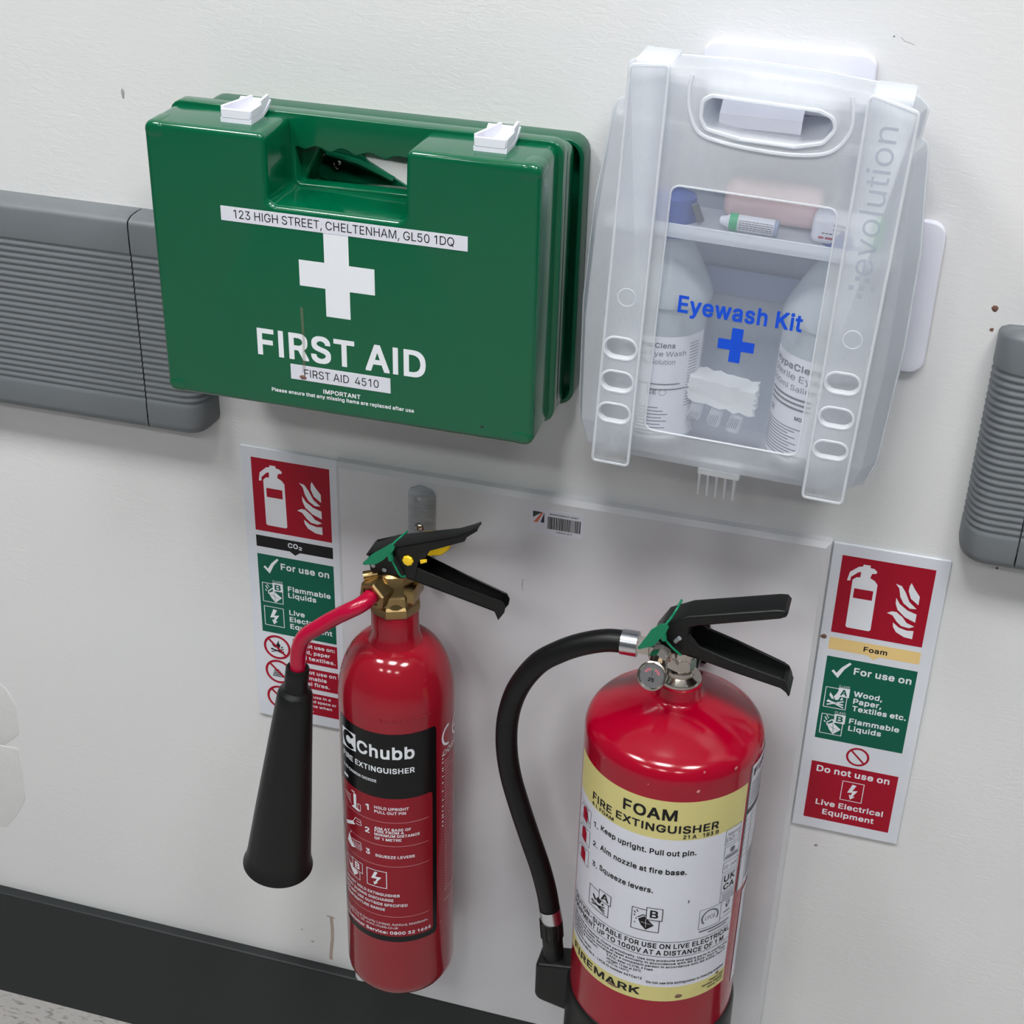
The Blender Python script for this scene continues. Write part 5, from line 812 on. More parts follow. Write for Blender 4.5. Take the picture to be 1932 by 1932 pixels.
def prx(P, x0, x1, mb, m=0):
    n = len(P); v = [(x0, p[0], p[1]) for p in P] + [(x1, p[0], p[1]) for p in P]
    mb.add(v, [(i, (i + 1) % n, n + (i + 1) % n, n + i) for i in range(n)] + [tuple(range(n)), tuple(range(2 * n - 1, n - 1, -1))], m)
mb = MB()
# hook profile (y, z): arm from the wall, curved lip turned down in front
arm = [(-.004, .1610), (-.040, .1600), (-.062, .1560), (-.0720, .1490), (-.0740, .1400), (-.0700, .1335), (-.0690, .1290), (-.0670, .1290), (-.0660, .1340), (-.0690, .1400), (-.0680, .1470), (-.058, .1520), (-.038, .1555), (-.004, .1560)]
prx(arm, -.0390, .0210, mb)
prx([(-.004, .1670), (-.054, .1640), (-.054, .1560), (-.004, .1500)], -.0520, -.0300, mb)
prx([(-.004, .1650), (-.050, .1620), (-.056, .1560), (-.050, .1480), (-.004, .1400)], .0200, .0400, mb)
mb.build('hook', 'white_plastic', t, 35)

# ================================================================ EYEWASH CASE (hangs a little crooked)
EX, EZ = .3408, 1.110
th = math.radians(1.9)
t = thing('eyewash_case', 'frosted plastic carry case marked Eyewash Kit, hanging on white wall plate', 'eyewash kit', (EX, 0, EZ), (0, th, 0))
YF = -.104; YP = -.0965
body = [(-.113, -.1280), (-.1060, -.1480), (-.098, -.1525), (.0985, -.1525), (.108, -.1480), (.1140, -.1280), (.1170, -.040), (.1150, .040), (.1090, .1190), (.1070, .1250), (.1020, .1275),
        (.1040, .1500), (.1000, .1565), (.0705, .1630), (.0350, .1655), (0, .1665), (-.035, .1660), (-.0705, .1640), (-.0960, .1600), (-.1010, .1540), (-.1010, .1275), (-.1070, .1250), (-.1090, .1190), (-.1150, .040), (-.1170, -.040)]
seam = [(x * 1.085 if abs(x) > .1 else x * 1.05, z * 1.01) for x, z in body]
seam = [(max(-.1285, min(.1285, x)) if z < .12 else x * .98, z * .972 if z > .12 else (z * 1.075 if z < -.12 else z)) for x, z in seam]
backo = [(x * .97, z * (.93 if z > 0 else 1.02)) for x, z in body]
hole_f = rnd([(-.0445, .1300), (-.0400, .1225), (-.0150, .1188), (.0250, .1188), (.0440, .1240), (.0515, .1350), (.0480, .1430), (.0380, .1465), (-.0380, .1470), (-.0445, .1430)], .006, 3)
def loft(A, ya, B, yb, mb, m=0):
    n = len(A); mb.add([(p[0], ya, p[1]) for p in A] + [(p[0], yb, p[1]) for p in B], [(i, (i + 1) % n, n + (i + 1) % n, n + i) for i in range(n)], m)
def sheet(outs, y, mb, m=0):
    v, f = plate(outs, y, y); mb.add(v, f, m)
R_ = lambda P: rnd(P, .004, 3)
win = rrect(-.0600, .0625, -.1255, .0780, .007, 5)
win[:] = [(x * (1 - .0), z) for x, z in win]
colL = rnd([(-.0985, -.1580), (-.0690, -.1580), (-.0700, .1660), (-.0975, .1630)], .003, 3)
colR = rnd([(.0725, -.1560), (.1035, -.1560), (.1055, .1560), (.0710, .1640)], .003, 3)
front_in = R_([(x * .985, z * .992) for x, z in body])
mb = MB(); sheet([front_in, win, hole_f], YP, mb)
loft(front_in, YP, R_(body), YP + .005, mb)
loft(R_(body), YP + .005, R_(seam), -.056, mb)
weld(mb.build('lid', 'case_frost', t, 40))
mb = MB(); loft(R_(seam), -.055, R_(backo), -.020, mb); sheet([R_(backo), hole_f], -.020, mb); weld(mb.build('back_shell', 'case_back', t, 40))
mb = MB(); sheet([win], YP + .0012, mb); mb.build('window', 'case_clear', t, None)
mb = MB(); loft(hole_f, YP, hole_f, -.020, mb); mb.build('handle_opening', 'case_edge', t, 60)
# bright moulded edges
mb = MB()
def edge(P, y, r, mb, closed=True): mb.tube([(p[0], y, p[1]) for p in P], r, 6, closed=closed)
edge(win, YP - .0002, .0008, mb); edge([tuple(p) for p in spline([Vector(q) for q in ((-.0540, .1600), (-.0548, .1480), (-.0525, .1330), (-.0440, .1190), (-.0260, .1145), (-.0020, .1126), (.0269, .1130), (.0500, .1185), (.0610, .1330), (.0615, .1480), (.0590, .1590))], 5)], YP - .0003, .0014, mb, False)
edge(hole_f, YP - .0003, .0016, mb); mb.build('moulded_edge', 'case_edge', t, 60)
mb = MB(); edge(R_(seam), -.0555, .0013, mb); mb.build('seam_flange', 'case_edge', t, 60)
# side columns with oval grips and feet
def column(P, ovs):
    c = bpy.data.objects.new('side_column', None)
    mb = MB(); ov = [rnd([(a, b), (a2, b), (a2, b2), (a, b2)], (b2 - b) * .48, 6) for a, a2, b, b2 in ovs]
    sheet([P] + ov, YF, mb); loft(P, YF, P, YP, mb)
    o = weld(mb.build('side_column', 'case_column', t, 40))
    e = MB(); edge(P, YF + .0004, .0013, e); e.build('column_edge', 'case_edge', o, 60)
    for q in ov:
        e = MB(); edge(q, YF + .0002, .0011, e); loft(q, YF, [( (x - sum(p[0] for p in q) / len(q)) * .9 + sum(p[0] for p in q) / len(q), (z - sum(p[1] for p in q) / len(q)) * .88 + sum(p[1] for p in q) / len(q)) for x, z in q], YF + .005, e)
        e.build('oval_grip', 'case_edge', o, 60)
    return o
column(colL, [(-.0975, -.0715, -.0650, -.0470), (-.0975, -.0715, -.0935, -.0760), (-.0975, -.0715, -.1210, -.1045)])
column(colR, [(.0745, .1005, -.0620, -.0450), (.0745, .1005, -.0912, -.0745), (.0745, .1005, -.1185, -.1035)])
# hinge comb under the case
mb = MB()
for k in range(5):
    x = -.0135 + k * .0072
    v = [(x - .0010, -.078, -.1660), (x + .0010, -.078, -.1660), (x + .0010, -.060, -.1660), (x - .0010, -.060, -.1660), (x - .0009, -.070, -.1915), (x + .0009, -.070, -.1915), (x + .0009, -.066, -.1915), (x - .0009, -.066, -.1915)]
    mb.add(v, [(0, 1, 2, 3), (4, 5, 6, 7), (0, 1, 5, 4), (1, 2, 6, 5), (2, 3, 7, 6), (3, 0, 4, 7)])
mb.box(-.0155, .0190, -.078, -.056, -.1680, -.1620, .001)
mb.build('hinge_comb', 'comb', t, 40)
# two closing tabs at the top corners
MB().box(-.0970, -.0700, -.092, -.050, .1590, .1640, .0015).build('closing_tab', 'case_edge', t, 40); MB().box(.0720, .1010, -.092, -.050, .1560, .1610, .0015).build('closing_tab', 'case_edge', t, 40)
# lettering
A = Art(flat(YP + .0012), ['blue_print'], base=.0004)
A.text('Eyewash Kit', -.0448, .0504, -.0215, .0140, 'blue_print', 0, .03)
A.build('print', t)
A = Art(flat(YP + .0012), ['blue_print'], base=.0004)
A.poly([(-.0108, -.0370), (-.0108, -.0455), (-.0012, -.0455), (-.0012, -.0555), (.0076, -.0555), (.0076, -.0455), (.0172, -.0455), (.0172, -.0370), (.0076, -.0370), (.0076, -.0270), (-.0012, -.0270), (-.0012, -.0370)], 'blue_print'); A.build('cross_print', t)
A = Art(lambda u, v, h: (.0940 - v, YF - h, u), ['case_emboss'], base=.0002)
A.text('evolution', .0340, .1440, 0, .0165, 'case_emboss', 0, -.005)
for (a, b) in ((.0290, .0005), (.0295, .0075), (.0230, -.0045), (.0225, .0035), (.0220, .0110), (.0160, .0040)): A.rect(a, b, a + .0036, b + .0036, 'case_emboss')
A.build('moulded_lettering', t)
mb = MB(); edge(oval(-.0835, -.0130, .0070, .0072, 28), YF, .0004, mb); mb.build('injection_mark', 'case_edge', t, 60); mb = MB(); edge(oval(.0890, -.0170, .0070, .0072, 28), YF, .0004, mb); mb.build('injection_mark', 'case_edge', t, 60)
RT = Matrix.Rotation(th, 4, 'Y')
def inside(u, y, v):
    p = RT @ Vector((u, y, v)); return (EX + p.x, p.y, EZ + p.z)

# ---- contents: each one a thing of its own
def bottle(u, label, side):
    b = thing('eyewash_bottle', label, 'bottle', inside(u, -.0570, -.1420), (0, th, 0), 'eyewash bottles inside the frosted case')
    MB().lathe([(.030, 0), (.0345, .002), (.0355, .006), (.0355, .1150), (.0350, .1180), (.0375, .1200), (.0378, .1240), (.0340, .1330), (.0240, .1530), (.0165, .1660), (.0150, .1720), (.0150, .178)], 64).build('body', 'bottle_clear', b, 40)
    MB().lathe([(.0178, .1700), (.0185, .1720), (.0185, .1900), (.0160, .1990), (.0090, .2020), (0, .2025)], 40).build('cap', 'bottle_cap', b, 40)
    lb = MB(); n = 40; v = []; f = []
    for i in range(n + 1):
        a = math.radians(-80 + 160 * i / n); v += [(.0358 * math.sin(a), -.0358 * math.cos(a), .006), (.0358 * math.sin(a), -.0358 * math.cos(a), .0960)]
    for i in range(n): f.append((2 * i, 2 * i + 2, 2 * i + 3, 2 * i + 1))
    lab = lb.add(v, f).build('paper_label', 'label_white', b, 60)
    A = Art(cyl(.0358), ['grey_print', 'black_print'], base=.0002)
    if side < 0:
        A.text('HypaClens', -20, 30, .0865, .0044, 'grey_print', 0, .02); A.text('Sterile Eye Wash', -36, 46, .0795, .0042, 'grey_print', 0, .0); A.text('Saline Solution', -26, 32, .0725, .0042, 'grey_print', 0, .0)
        A.bars(-12, 42, .0545, .0011, 'grey_print', 0, 5, (300, 900)); A.bars(0, 52, .0500, .0011, 'grey_print', 0, 6, (300, 900))
        A.text('CE', 0, 12, .0460, .0040, 'grey_print', 0, .01); A.ring(20, .0480, 4.5, .0026, .0004 * 1, 'grey_print', 0)
        for k in range(9): A.bars(-8, 16 + (k * 7) % 15, .0340 - k * .0030, .0007, 'grey_print', 0, 11 + k, (300, 700))
        for k in range(22): A.rect(52, .034 + k * .0026, 68, .0345 + k * .0026, 'grey_print', 0)
    else:
        A.text('HypaClens', -72, 6, .0850, .0056, 'grey_print', 0, .02); A.text('Sterile Eye Wash', -74, 44, .0765, .0054, 'grey_print', 0, .0); A.text('500ml Saline Solution', -76, 50, .0680, .0046, 'grey_print', 0, .0)
        for k in range(3): A.bars(-72, -4, .0610 - k * .0042, .0018, 'grey_print', 0, 31 + k, (300, 900))
        A.text('CE', -70, -60, .0430, .0042, 'grey_print', 0, .01); A.text('MD', -22, -12, .0440, .0034, 'black_print', 0, .01)
        for k in range(11): A.bars(-74, -10 - (k * 9) % 20, .0360 - k * .0026, .0008, 'grey_print', 0, 41 + k, (300, 700))
    A.build('lettering', lab)
bottle(-.0620, 'clear eyewash bottle with blue cap, at left inside frosted case', -1)
bottle(.0690, 'clear eyewash bottle behind the words Kit, at right inside frosted case', 1)
tr = thing('shelf_tray', 'translucent plastic shelf across the inside of frosted case', 'tray', inside(0, -.060, .0400), (0, th, 0))
mb = MB(); tv, tf = plate([rrect(-.108, .108, -.034, .030, .003), oval(-.0620, .003, .0205, .0205), oval(.0690, .003, .0205, .0205)], -.0010, .0004); mb.add([(p[0], p[2], p[1]) for p in tv], tf); mb.box(-.108, .108, -.0352, -.0340, -.0030, .0080, .0004, 1); mb.build('tray', 'tray', tr, 30)
st = thing('ledge_shade_band', 'blue-grey painted ledge shadow behind the words Eyewash Kit inside frosted case', 'shade band', inside(.01, -.0225, -.0200), (0, th, 0))  # flat strip coloured as the shadow under the back shell's ledge
MB().box(-.070, .060, -.0012, 0, -.0110, .0110, .0004, 1).build('band', 'bluegrey', st, 30)
v_ = thing('saline_vial', 'small vial with white tip and green band lying on shelf', 'vial', inside(-.0010, -.0700, .0470), (0, th, 0))
Tx = Matrix.Rotation(PI / 2, 4, 'Y')
MB().lathe([(.0056, -.0120), (.0062, -.0100), (.0062, .0200), (.0056, .0205)], 28, T=Tx).build('body', 'label_white', v_, 40)
MB().lathe([(.0001, -.0240), (.0030, -.0232), (.0044, -.0180), (.0058, -.0165), (.0058, -.0160)], 28, T=Tx).build('tip', 'white_plastic', v_, 40)
MB().lathe([(.0065, -.0160), (.0067, -.0158), (.0067, -.0100), (.0065, -.0098)], 28, T=Tx).build('band', 'green_wrap', v_, 40)
MB().lathe([(.0064, .0178), (.0065, .0205), (.0020, .0208)], 28, T=Tx).build('end_cap', 'bluegrey', v_, 40)
A = Art(lambda u, v, h: (u, -(.0063 + h) * math.cos(v / .0063), (.0063 + h) * math.sin(v / .0063)), ['grey_print'], base=.0001)
for k in range(5): A.bars(-.0085, .017, .0036 - k * .0016, .0006, 'grey_print', 0, 50 + k, (4, 9))
A.build('lettering', v_)
d_ = thing('dressing_pack', 'white dressing pack with red print and green end, on shelf at right', 'dressing', inside(.0640, -.0620, .0410), (0, th, 0))
MB().box(-.0200, .0240, -.012, .012, 0, .0220, .005, 4).build('wrap', 'white_plastic', d_, 40); MB().box(.0235, .0320, -.0115, .0115, .0005, .0215, .003, 3).build('green_end', 'green_wrap', d_, 40)
A = Art(flat(-.0120), ['sign_red', 'grey_print'], base=.0003)
A.bars(-.0140, .0050, .0050, .0016, 'sign_red', 0, 3); A.bars(-.0120, .0060, .0090, .0009, 'grey_print', 0, 4); A.bars(-.004, .004, .0125, .0010, 'grey_print', 0, 5); A.bars(-.004, .004, .0160, .0010, 'grey_print', 0, 6); A.build('lettering', d_)
p_ = thing('pink_dressing', 'blurred pink wrapped dressing lying behind the small vial', 'dressing', inside(.0060, -.0420, .0420), (0, th, 0))
MB().box(-.0320, .0420, -.012, .012, 0, .0300, .008, 4).build('wrap', 'pink_wrap', p_, 40)
c_ = thing('small_clip', 'tiny dark plastic clip between blue cap and vial on shelf', 'clip', inside(-.0385, -.0700, .0430), (0, th, 0))
MB().box(-.0026, .0026, -.0015, .0015, 0, .0150, .0006, 1, T=Matrix.Rotation(-.45, 4, 'Y')).build('clip', 'grey_print', c_, 30)
# strip of three ampoules with crumpled wrap
a_ = thing('ampoule_pack', 'crumpled white ampoule pack between the two bottles', 'ampoules', inside(-.0045, -.0680, -.1180), (0, th, 0))
mb = MB(); b = bmesh.new(); bmesh.ops.create_cube(b, size=1); bmesh.ops.subdivide_edges(b, edges=b.edges[:], cuts=9, use_grid_fill=True)
R = random.Random(9)
for vtx in b.verts:
    x, y, z = vtx.co; k = 1 + .06 * math.sin(31 * x + 9 * y) * math.cos(27 * z) + R.uniform(-.03, .03)
    vtx.co = (x * .054 * k, y * .022 * k, .0235 + z * .021 * (1 + .08 * math.sin(40 * x)) * k - .006 * x)
bmesh.ops.smooth_vert(b, verts=b.verts[:], factor=.4); mb.bm(b).build('wrap', 'tissue', a_, 60)
for k in range(3):
    x = -.020 + k * .0165
    am = MB().box(x - .0055, x + .0055, -.010, .0, -.0060, .0120, .003, 3, T=Matrix.Rotation(.20, 4, 'Y')).build('ampoule', 'tray', a_, 40)
    A = Art(flat(-.0102), ['grey_print'], base=.0001)
    for q in range(5): A.line((x - .004 + q * .0016 - .001, -.0030), (x - .004 + q * .0016 + .0012, .0060), .0004, 'grey_print')
    A.build('ribs', am)

# ================================================================ shared: seal tag
def seal(parent, y, leaf, stem, anchor, strap):
    plate_v = plate([rnd(leaf, .0012, 2)], y - .0006, y + .0006, .0002); MB().add(*plate_v).build('seal_tag', 'seal_green', parent, 40, label='green plastic seal')
    o = MB(); o.tube(strap, .0011, 8, smooth=4); o.tube(stem, .0035, 10, flat=.7); o.tube(anchor, .0010, 8, smooth=3)
    o.build('seal_strap', 'seal_green', parent, 50)

# ================================================================ CO2 EXTINGUISHER
AX, AY, AZ = .0535, -.0755, .2990
t = thing('fire_extinguisher', 'slim glossy red CO2 extinguisher with black horn, hung on left of board', 'fire extinguisher', (AX, AY, AZ))
L3 = lambda x, y, z: (x - AX, y - AY, z - AZ)
prof = [(.030, .0000), (.046, .0010), (.0515, .0045), (.0545, .0110), (.0555, .0180), (.0555, .3550)]
for k in range(1, 15):
    a = (PI / 2) * k / 15; prof.append((.0215 + .034 * math.cos(a) ** .92, .3550 + .0660 * math.sin(a)))
prof += [(.0250, .4225), (.0228, .4270), (.0222, .4330), (.0220, .4530), (.0212, .4545), (.0150, .4548)]
MB().lathe(prof, 160).build('cylinder', 'co2_red', t, 40)
mp = cyl(.0555)
lab = Art(mp, ['label_black', 'label_red', 'white_print', 'label_white', 'pink_print'], step=.0001, base=.0002)
z = lambda a: a - AZ
def capsule(x0, x1, y0, y1, rx, ry, col, ly):
    n = 48; v = []; f = []
    for i in range(n + 1):
        x = x0 + (x1 - x0) * i / n; e = max(0.0, rx - min(x - x0, x1 - x) ) / rx; q = ry * (1 - math.sqrt(max(0, 1 - e * e))); v += [(x, y0 + q), (x, y1 - q)]
    for i in range(n): f.append((2 * i, 2 * i + 2, 2 * i + 3, 2 * i + 1))
    lab.raw(v, f, col, ly)
capsule(-53.5, 61.5, z(.3820), z(.6480), 4, .005, 'label_black', 0)
capsule(-50, 56.2, z(.3895), z(.5705), 3, .003, 'label_red', 1)
lab.build('label', t)
A = Art(mp, ['white_print', 'label_black', 'pink_print'], step=.0001, base=.00045)
A.poly([(-46.5, z(.6130)), (-24, z(.6165)), (-24, z(.6370)), (-46.5, z(.6355))], 'white_print', 0)
def cshape(cx, cy, rx, ry, rx2, ry2, col, ly, a0=40, a1=320):
    v = []; f = []; n = 36
    for i in range(n + 1):
        a = math.radians(a0 + (a1 - a0) * i / n); v += [(cx + rx2 * math.cos(a), cy + ry2 * math.sin(a)), (cx + rx * math.cos(a), cy + ry * math.sin(a))]
    for i in range(n): f.append((2 * i, 2 * i + 1, 2 * i + 3, 2 * i + 2))
    A.raw(v, f, col, ly)
cshape(-34.5, z(.6257), 10.6, .0100, 4.6, .0044, 'label_black', 1)
A.text('Chubb', -22.3, 36.8, z(.6185), .0148, 'white_print', 0, .045)
A.text('FIRE EXTINGUISHER', -46, 36.8, z(.6015), .0064, 'white_print', 0, .028)
A.text('2 KG CARBON DIOXIDE', -46, -1.2, z(.5885), .0034, 'white_print', 0, .02)
A.bars(-46, -38, z(.5765), .0030, 'white_print', 0, 2, (500, 700))
def row(s, x0, x1, b, cap, bold=.02): A.text(s, x0, x1, z(b), cap, 'white_print', 0, bold)
row('1', -14, -10.2, .5515, .0072, .03); row('HOLD UPRIGHT', -4.2, 30.6, .5560, .0035); row('PULL OUT PIN', -4.2, 27.6, .5508, .0035)
row('2', -15.6, -10.2, .5222, .0068, .03); row('AIM AT BASE OF', -4.6, 32.4, .5300, .0033); row('FIRE FROM A', -4.6, 25.3, .5262, .0033); row('MINIMUM DISTANCE', -4.8, 41.4, .5220, .0033); row('OF 1 METRE', -4.8, 22.7, .5170, .0033)
row('3', -15.4, -10.4, .4946, .0068, .03); row('SQUEEZE LEVERS', -4.4, 35.9, .4946, .0035)
for b in (.5405, .5105, .4840, .4167): A.line((-50, z(b)), (51.6, z(b)), .00055, 'pink_print', 0, 40)
# step pictures
A.rect(-30, z(.5455), -26, z(.5630), 'white_print'); A.poly([(-34, z(.5445)), (-22, z(.5435)), (-22, z(.5460)), (-30, z(.5475))], 'white_print'); A.frame(-24, z(.5450), -20.5, z(.5530), .0006, 'white_print')
A.rect(-33, z(.5640), -28, z(.5652), 'white_print')
for k in range(4): A.line((-46 + k * 2, z(.5570 - k * .002)), (-34, z(.5575 - k * .0035)), .0006, 'white_print')
A.poly([(-44, z(.5150)), (-45.5, z(.5185)), (-32, z(.5265)), (-29, z(.5235))], 'white_print')
for a, b in (((-32, .5262), (-28, .5330)), ((-28, .5330), (-21, .5330)), ((-21, .5330), (-20, .5270)), ((-20, .5270), (-28, .5255)), ((-27, .5295), (-21, .5300))): A.line((a[0], z(a[1])), (b[0], z(b[1])), .0006, 'white_print')
A.poly([(-44, z(.4940)), (-40, z(.5060)), (-36, z(.4990)), (-30, z(.4930)), (-36, z(.4900))], 'white_print'); A.line((-38, z(.5070)), (-36, z(.5110)), .0008, 'white_print')
for k in range(5): A.line((-32 + k * 2.4, z(.4930)), (-33 + k * 2.4, z(.5010)), .0006, 'white_print')
A.line((-36, z(.5015)), (-22, z(.5040)), .0006, 'white_print'); A.line((-22, z(.5040)), (-20.5, z(.4950)), .0006, 'white_print')
A.frame(-46.7, z(.4530), -24.5, z(.4748), .0006, 'white_print'); 
for a, b in (((-44, .4700), (-40, .4660)), ((-43, .4665), (-40, .4640))): A.line((a[0], z(a[1])), (b[0], z(b[1])), .0008, 'white_print')
A.poly([(-42, z(.4650)), (-36, z(.4680)), (-26.5, z(.4610)), (-33, z(.4545)), (-38, z(.4590))], 'white_print')
A.rect(-35, z(.4645), -20, z(.4775), 'label_black', 1)
A.build('lettering', t)
A = Art(mp, ['label_red', 'white_print'], step=.0001, base=.0008)
A.rect(-35, z(.4645), -20, z(.4775), 'label_red'); A.frame(-35, z(.4645), -20, z(.4775), .0006, 'white_print', 1); A.text('B', -30.8, -24.2, z(.4668), .0085, 'white_print', 1, .035)
A.frame(-14.4, z(.4550), 7.0, z(.4765), .0008, 'white_print', 1)
A.poly([(a, z(b)) for a, b in ((-5.6, .4745), (-2.2, .4742), (-5.0, .4680), (1.8, .4685), (-3.6, .4610), (-2.0, .4606), (-6.4, .4568), (-7.0, .4612), (-5.4, .4608), (-3.2, .4655), (-9.6, .4648))], 'white_print', 1)
for s, x1, b in (('DO NOT HOLD EXTINGUISHER', 20, .4440), ('BODY DURING DISCHARGE', 13.6, .4375), ('DO NOT USE OUTSIDE SPECIFIED', 27.8, .4308), ('TEMPERATURE RANGE', 4.6, .4240)): A.text(s, -48, x1, z(b), .0036, 'white_print', 0, .016)
A.text('Chubb Fire & Security Limited, Ashford, Middlesex,', -48, 49.8, z(.4050), .0031, 'white_print', 0, .004); A.text('TW15 1TZ, UK. www.chubb.co.uk', -48, 17.8, z(.4005), .0031, 'white_print', 0, .004)
A.text('Customer Service: 0800 32 1666', -49, 53, z(.3928), .0042, 'white_print', 0, .028)
A.build('instructions', t)
A = Art(mp, ['white_print', 'pink_print'], step=.0001, base=.0003)
def arcC(cx, cy, rx, ry, a0, a1, wdx, wdy, col):
    v = []; f = []; n = 24
    for i in range(n + 1):
        a = math.radians(a0 + (a1 - a0) * i / n); v += [(cx + (rx - wdx) * math.cos(a), cy + (ry - wdy) * math.sin(a)), (cx + rx * math.cos(a), cy + ry * math.sin(a))]
    for i in range(n): f.append((2 * i, 2 * i + 1, 2 * i + 3, 2 * i + 2))
    A.raw(v, f, col, 0)
arcC(81, z(.6260), 12, .0125, 90, 270, 2.6, .0026, 'white_print'); arcC(101, z(.6260), 12, .0125, 90, 270, 2.6, .0026, 'white_print'); A.rect(91, z(.6247), 99, z(.6273), 'white_print')
A.text('0086', 71, 100, z(.6040), .0062, 'white_print', 0, -.01)
for k in range(46): A.bars(73.5, 108 - (k * 3) % 9, z(.5960 - k * .0037), .0013, 'pink_print', 0, 60 + k, (900, 2600))
for b in (.607, .603, .5985, .5915, .5885, .5815, .5735, .563, .552, .544, .538, .533, .530, .5245, .519): A.rect(69.5, z(b - .0225) + .02, 71.6, z(b - .0245) + .0235, 'white_print')
A.rect(73, z(.4155), 108, z(.4162), 'pink_print', 0, 12)
A.build('side_print', t)
A = Art(lambda u, v, h: mp(67.0 + v, u, h), ['pink_print'], base=.0003); A.bars(z(.3900), z(.4165), 0, 1.3, 'pink_print', 0, 8, (.002, .004)); A.build('serial_print', t)
A = Art(mp, ['white_print'], step=.0001, base=.0003)
for b in (.560, .547, .534, .500, .47, .41, .40): A.rect(-62, z(b), -57.5, z(b) + .009, 'white_print')
A.build('rear_print', t)['kind'] = 'stuff'
# raised stamped characters on the shoulder
for k in range(9):
    a = math.radians(4 + k * 6.2); zz = .6635; r = .0556
    MB().box(-.0012, .0012, -.0004, .0003, -.0018, .0018, .0003, 1, T=Matrix.Translation((r * math.sin(a), -r * math.cos(a), z(zz + .004 * 0))) @ Matrix.Rotation(a, 4, 'Z') @ Matrix.Rotation(.3 * (k % 3 - 1), 4, 'Y')).build('stamped_mark', 'co2_red', t, 40)
# brass valve
mb = MB(); mb.lathe([(.0150, .4545), (.0235, .4550), (.0245, .4580), (.0245, .4640), (.0225, .4665), (.0225, .4760), (.0200, .4800), (.0180, .4960), (.0150, .4985), (0, .499)], 8)
mb.lathe([(.0155, .450), (.0215, .4555), (.0228, .4620), (.0210, .4700), (.0175, .4760), (.0160, .4950), (0, .4952)], 28)
dN = Vector((-.34, -.93, -.08)).normalized(); qN = dN.to_track_quat('Z', 'Y').to_matrix().to_4x4()
c0 = Vector(L3(.0405, -.1030, .7790))
mb.lathe([(.0150, -.016), (.0150, -.002), (.0136, .0), (.0098, .0002), (.0090, -.001)], 6, T=Matrix.Translation(c0) @ qN @ Matrix.Rotation(.3, 4, 'Z'))
mb.lathe([(.0118, -.030), (.0122, -.016), (.0122, -.010)], 24, T=Matrix.Translation(c0) @ qN)
mb.tube([L3(.042, -.084, .7925), L3(.0290, -.090, .7905)], .0050, 16)
mb.box(.010, .024, -.014, .014, .470, .486, .002, 2)
mb.build('valve', 'brass', t, 30)
# lever set: body, carrying handle, squeeze lever
def ch(P, y0, y1, Pb=None, bev=.0008): return plate([LZ(P)], y0 - AY, y1 - AY, bev)
def taper(o, x0=.060, x1=.137, d=.012):
    for vtx in o.data.vertices:
        if vtx.co.y + AY > -.080: vtx.co.y -= d * max(0.0, min(1.0, (vtx.co.x + AX - x0) / (x1 - x0)))
    return o
def LZ(P): return [(p[0] - AX, p[1] - AZ) for p in P]
co2_body = [(.0344, .8169), (.0588, .8270), (.0901, .8350), (.0930, .8313), (.0886, .8226), (.0821, .8169), (.0789, .7983), (.0659, .7990), (.0365, .7987)]
MB().add(*ch(co2_body, -.0915, -.0680)).build('lever_housing', 'black_metal', t, 30)
co2_handle = [(.0344, .8176), (.0588, .8281), (.1165, .8506), (.1291, .8579), (.1358, .8625), (.1366, .8602), (.1272, .8522), (.1252, .8475), (.0901, .8301), (.0571, .8175), (.0368, .8101)]
v, f = ch(co2_handle, -.0920, -.0905, bev=.0004); v2, f2 = ch(co2_handle, -.0685, -.0670, bev=.0004)
top = rnd([(.0330, .8160), (.0560, .8272), (.1165, .8508), (.1291, .8581), (.1362, .8628), (.1366, .8614), (.1291, .8566), (.1165, .8492), (.0560, .8256), (.0335, .8146)], 0)
v3, f3 = ch(top, -.0920, -.0670, bev=.0005)
taper(MB().add(v, f).add(v2, f2).add(v3, f3).build('carrying_handle', 'black_metal', t, 30))
lv = [(.0704, .8100), (.0780, .8110), (.1218, .7988), (.1603, .7902), (.1630, .7851), (.1622, .7792), (.1567, .7700), (.1531, .7790), (.1169, .7873), (.0704, .7976)]
bt = [(.0704, .7990), (.1169, .7887), (.1531, .7804), (.1575, .7712), (.1567, .7700), (.1531, .7785), (.1169, .7868), (.0704, .7971)]
v, f = ch(lv, -.0905, -.0890, bev=.0004); v2, f2 = ch([(p[0], p[1] + (.001 if p[0] < .08 else 0)) for p in lv], -.0685, -.0670, bev=.0004); v3, f3 = ch(bt, -.0905, -.0670, bev=.0004)
taper(MB().add(v, f).add(v2, f2).add(v3, f3).build('squeeze_lever', 'black_metal', t, 30), .10, .16, .008)
MB().lathe([(.0052, 0), (.0052, .0012), (.0042, .0022), (0, .0026)], 8, T=Matrix.Translation(L3(.0728, -.0920, .8178)) @ Matrix.Rotation(PI / 2, 4, 'X')).build('pin_head', 'yellow', t, 30)
MB().tube([L3(.0728, -.092, .8178), L3(.0728, -.050, .8178)], .0016, 8).build('pin', 'steel', t)
ring = MB(); ring.add(*plate([rnd([(.0620 - AX, .8120 - AZ), (.0700 - AX, .8190 - AZ), (.0800 - AX, .8225 - AZ), (.0990 - AX, .8130 - AZ), (.0960 - AX, .8060 - AZ), (.0890 - AX, .7990 - AZ), (.0760 - AX, .7955 - AZ), (.0700 - AX, .7990 - AZ)], .002)], -.047 - AY, -.043 - AY, .001)); ring.build('pull_tab', 'yellow', t, 40)
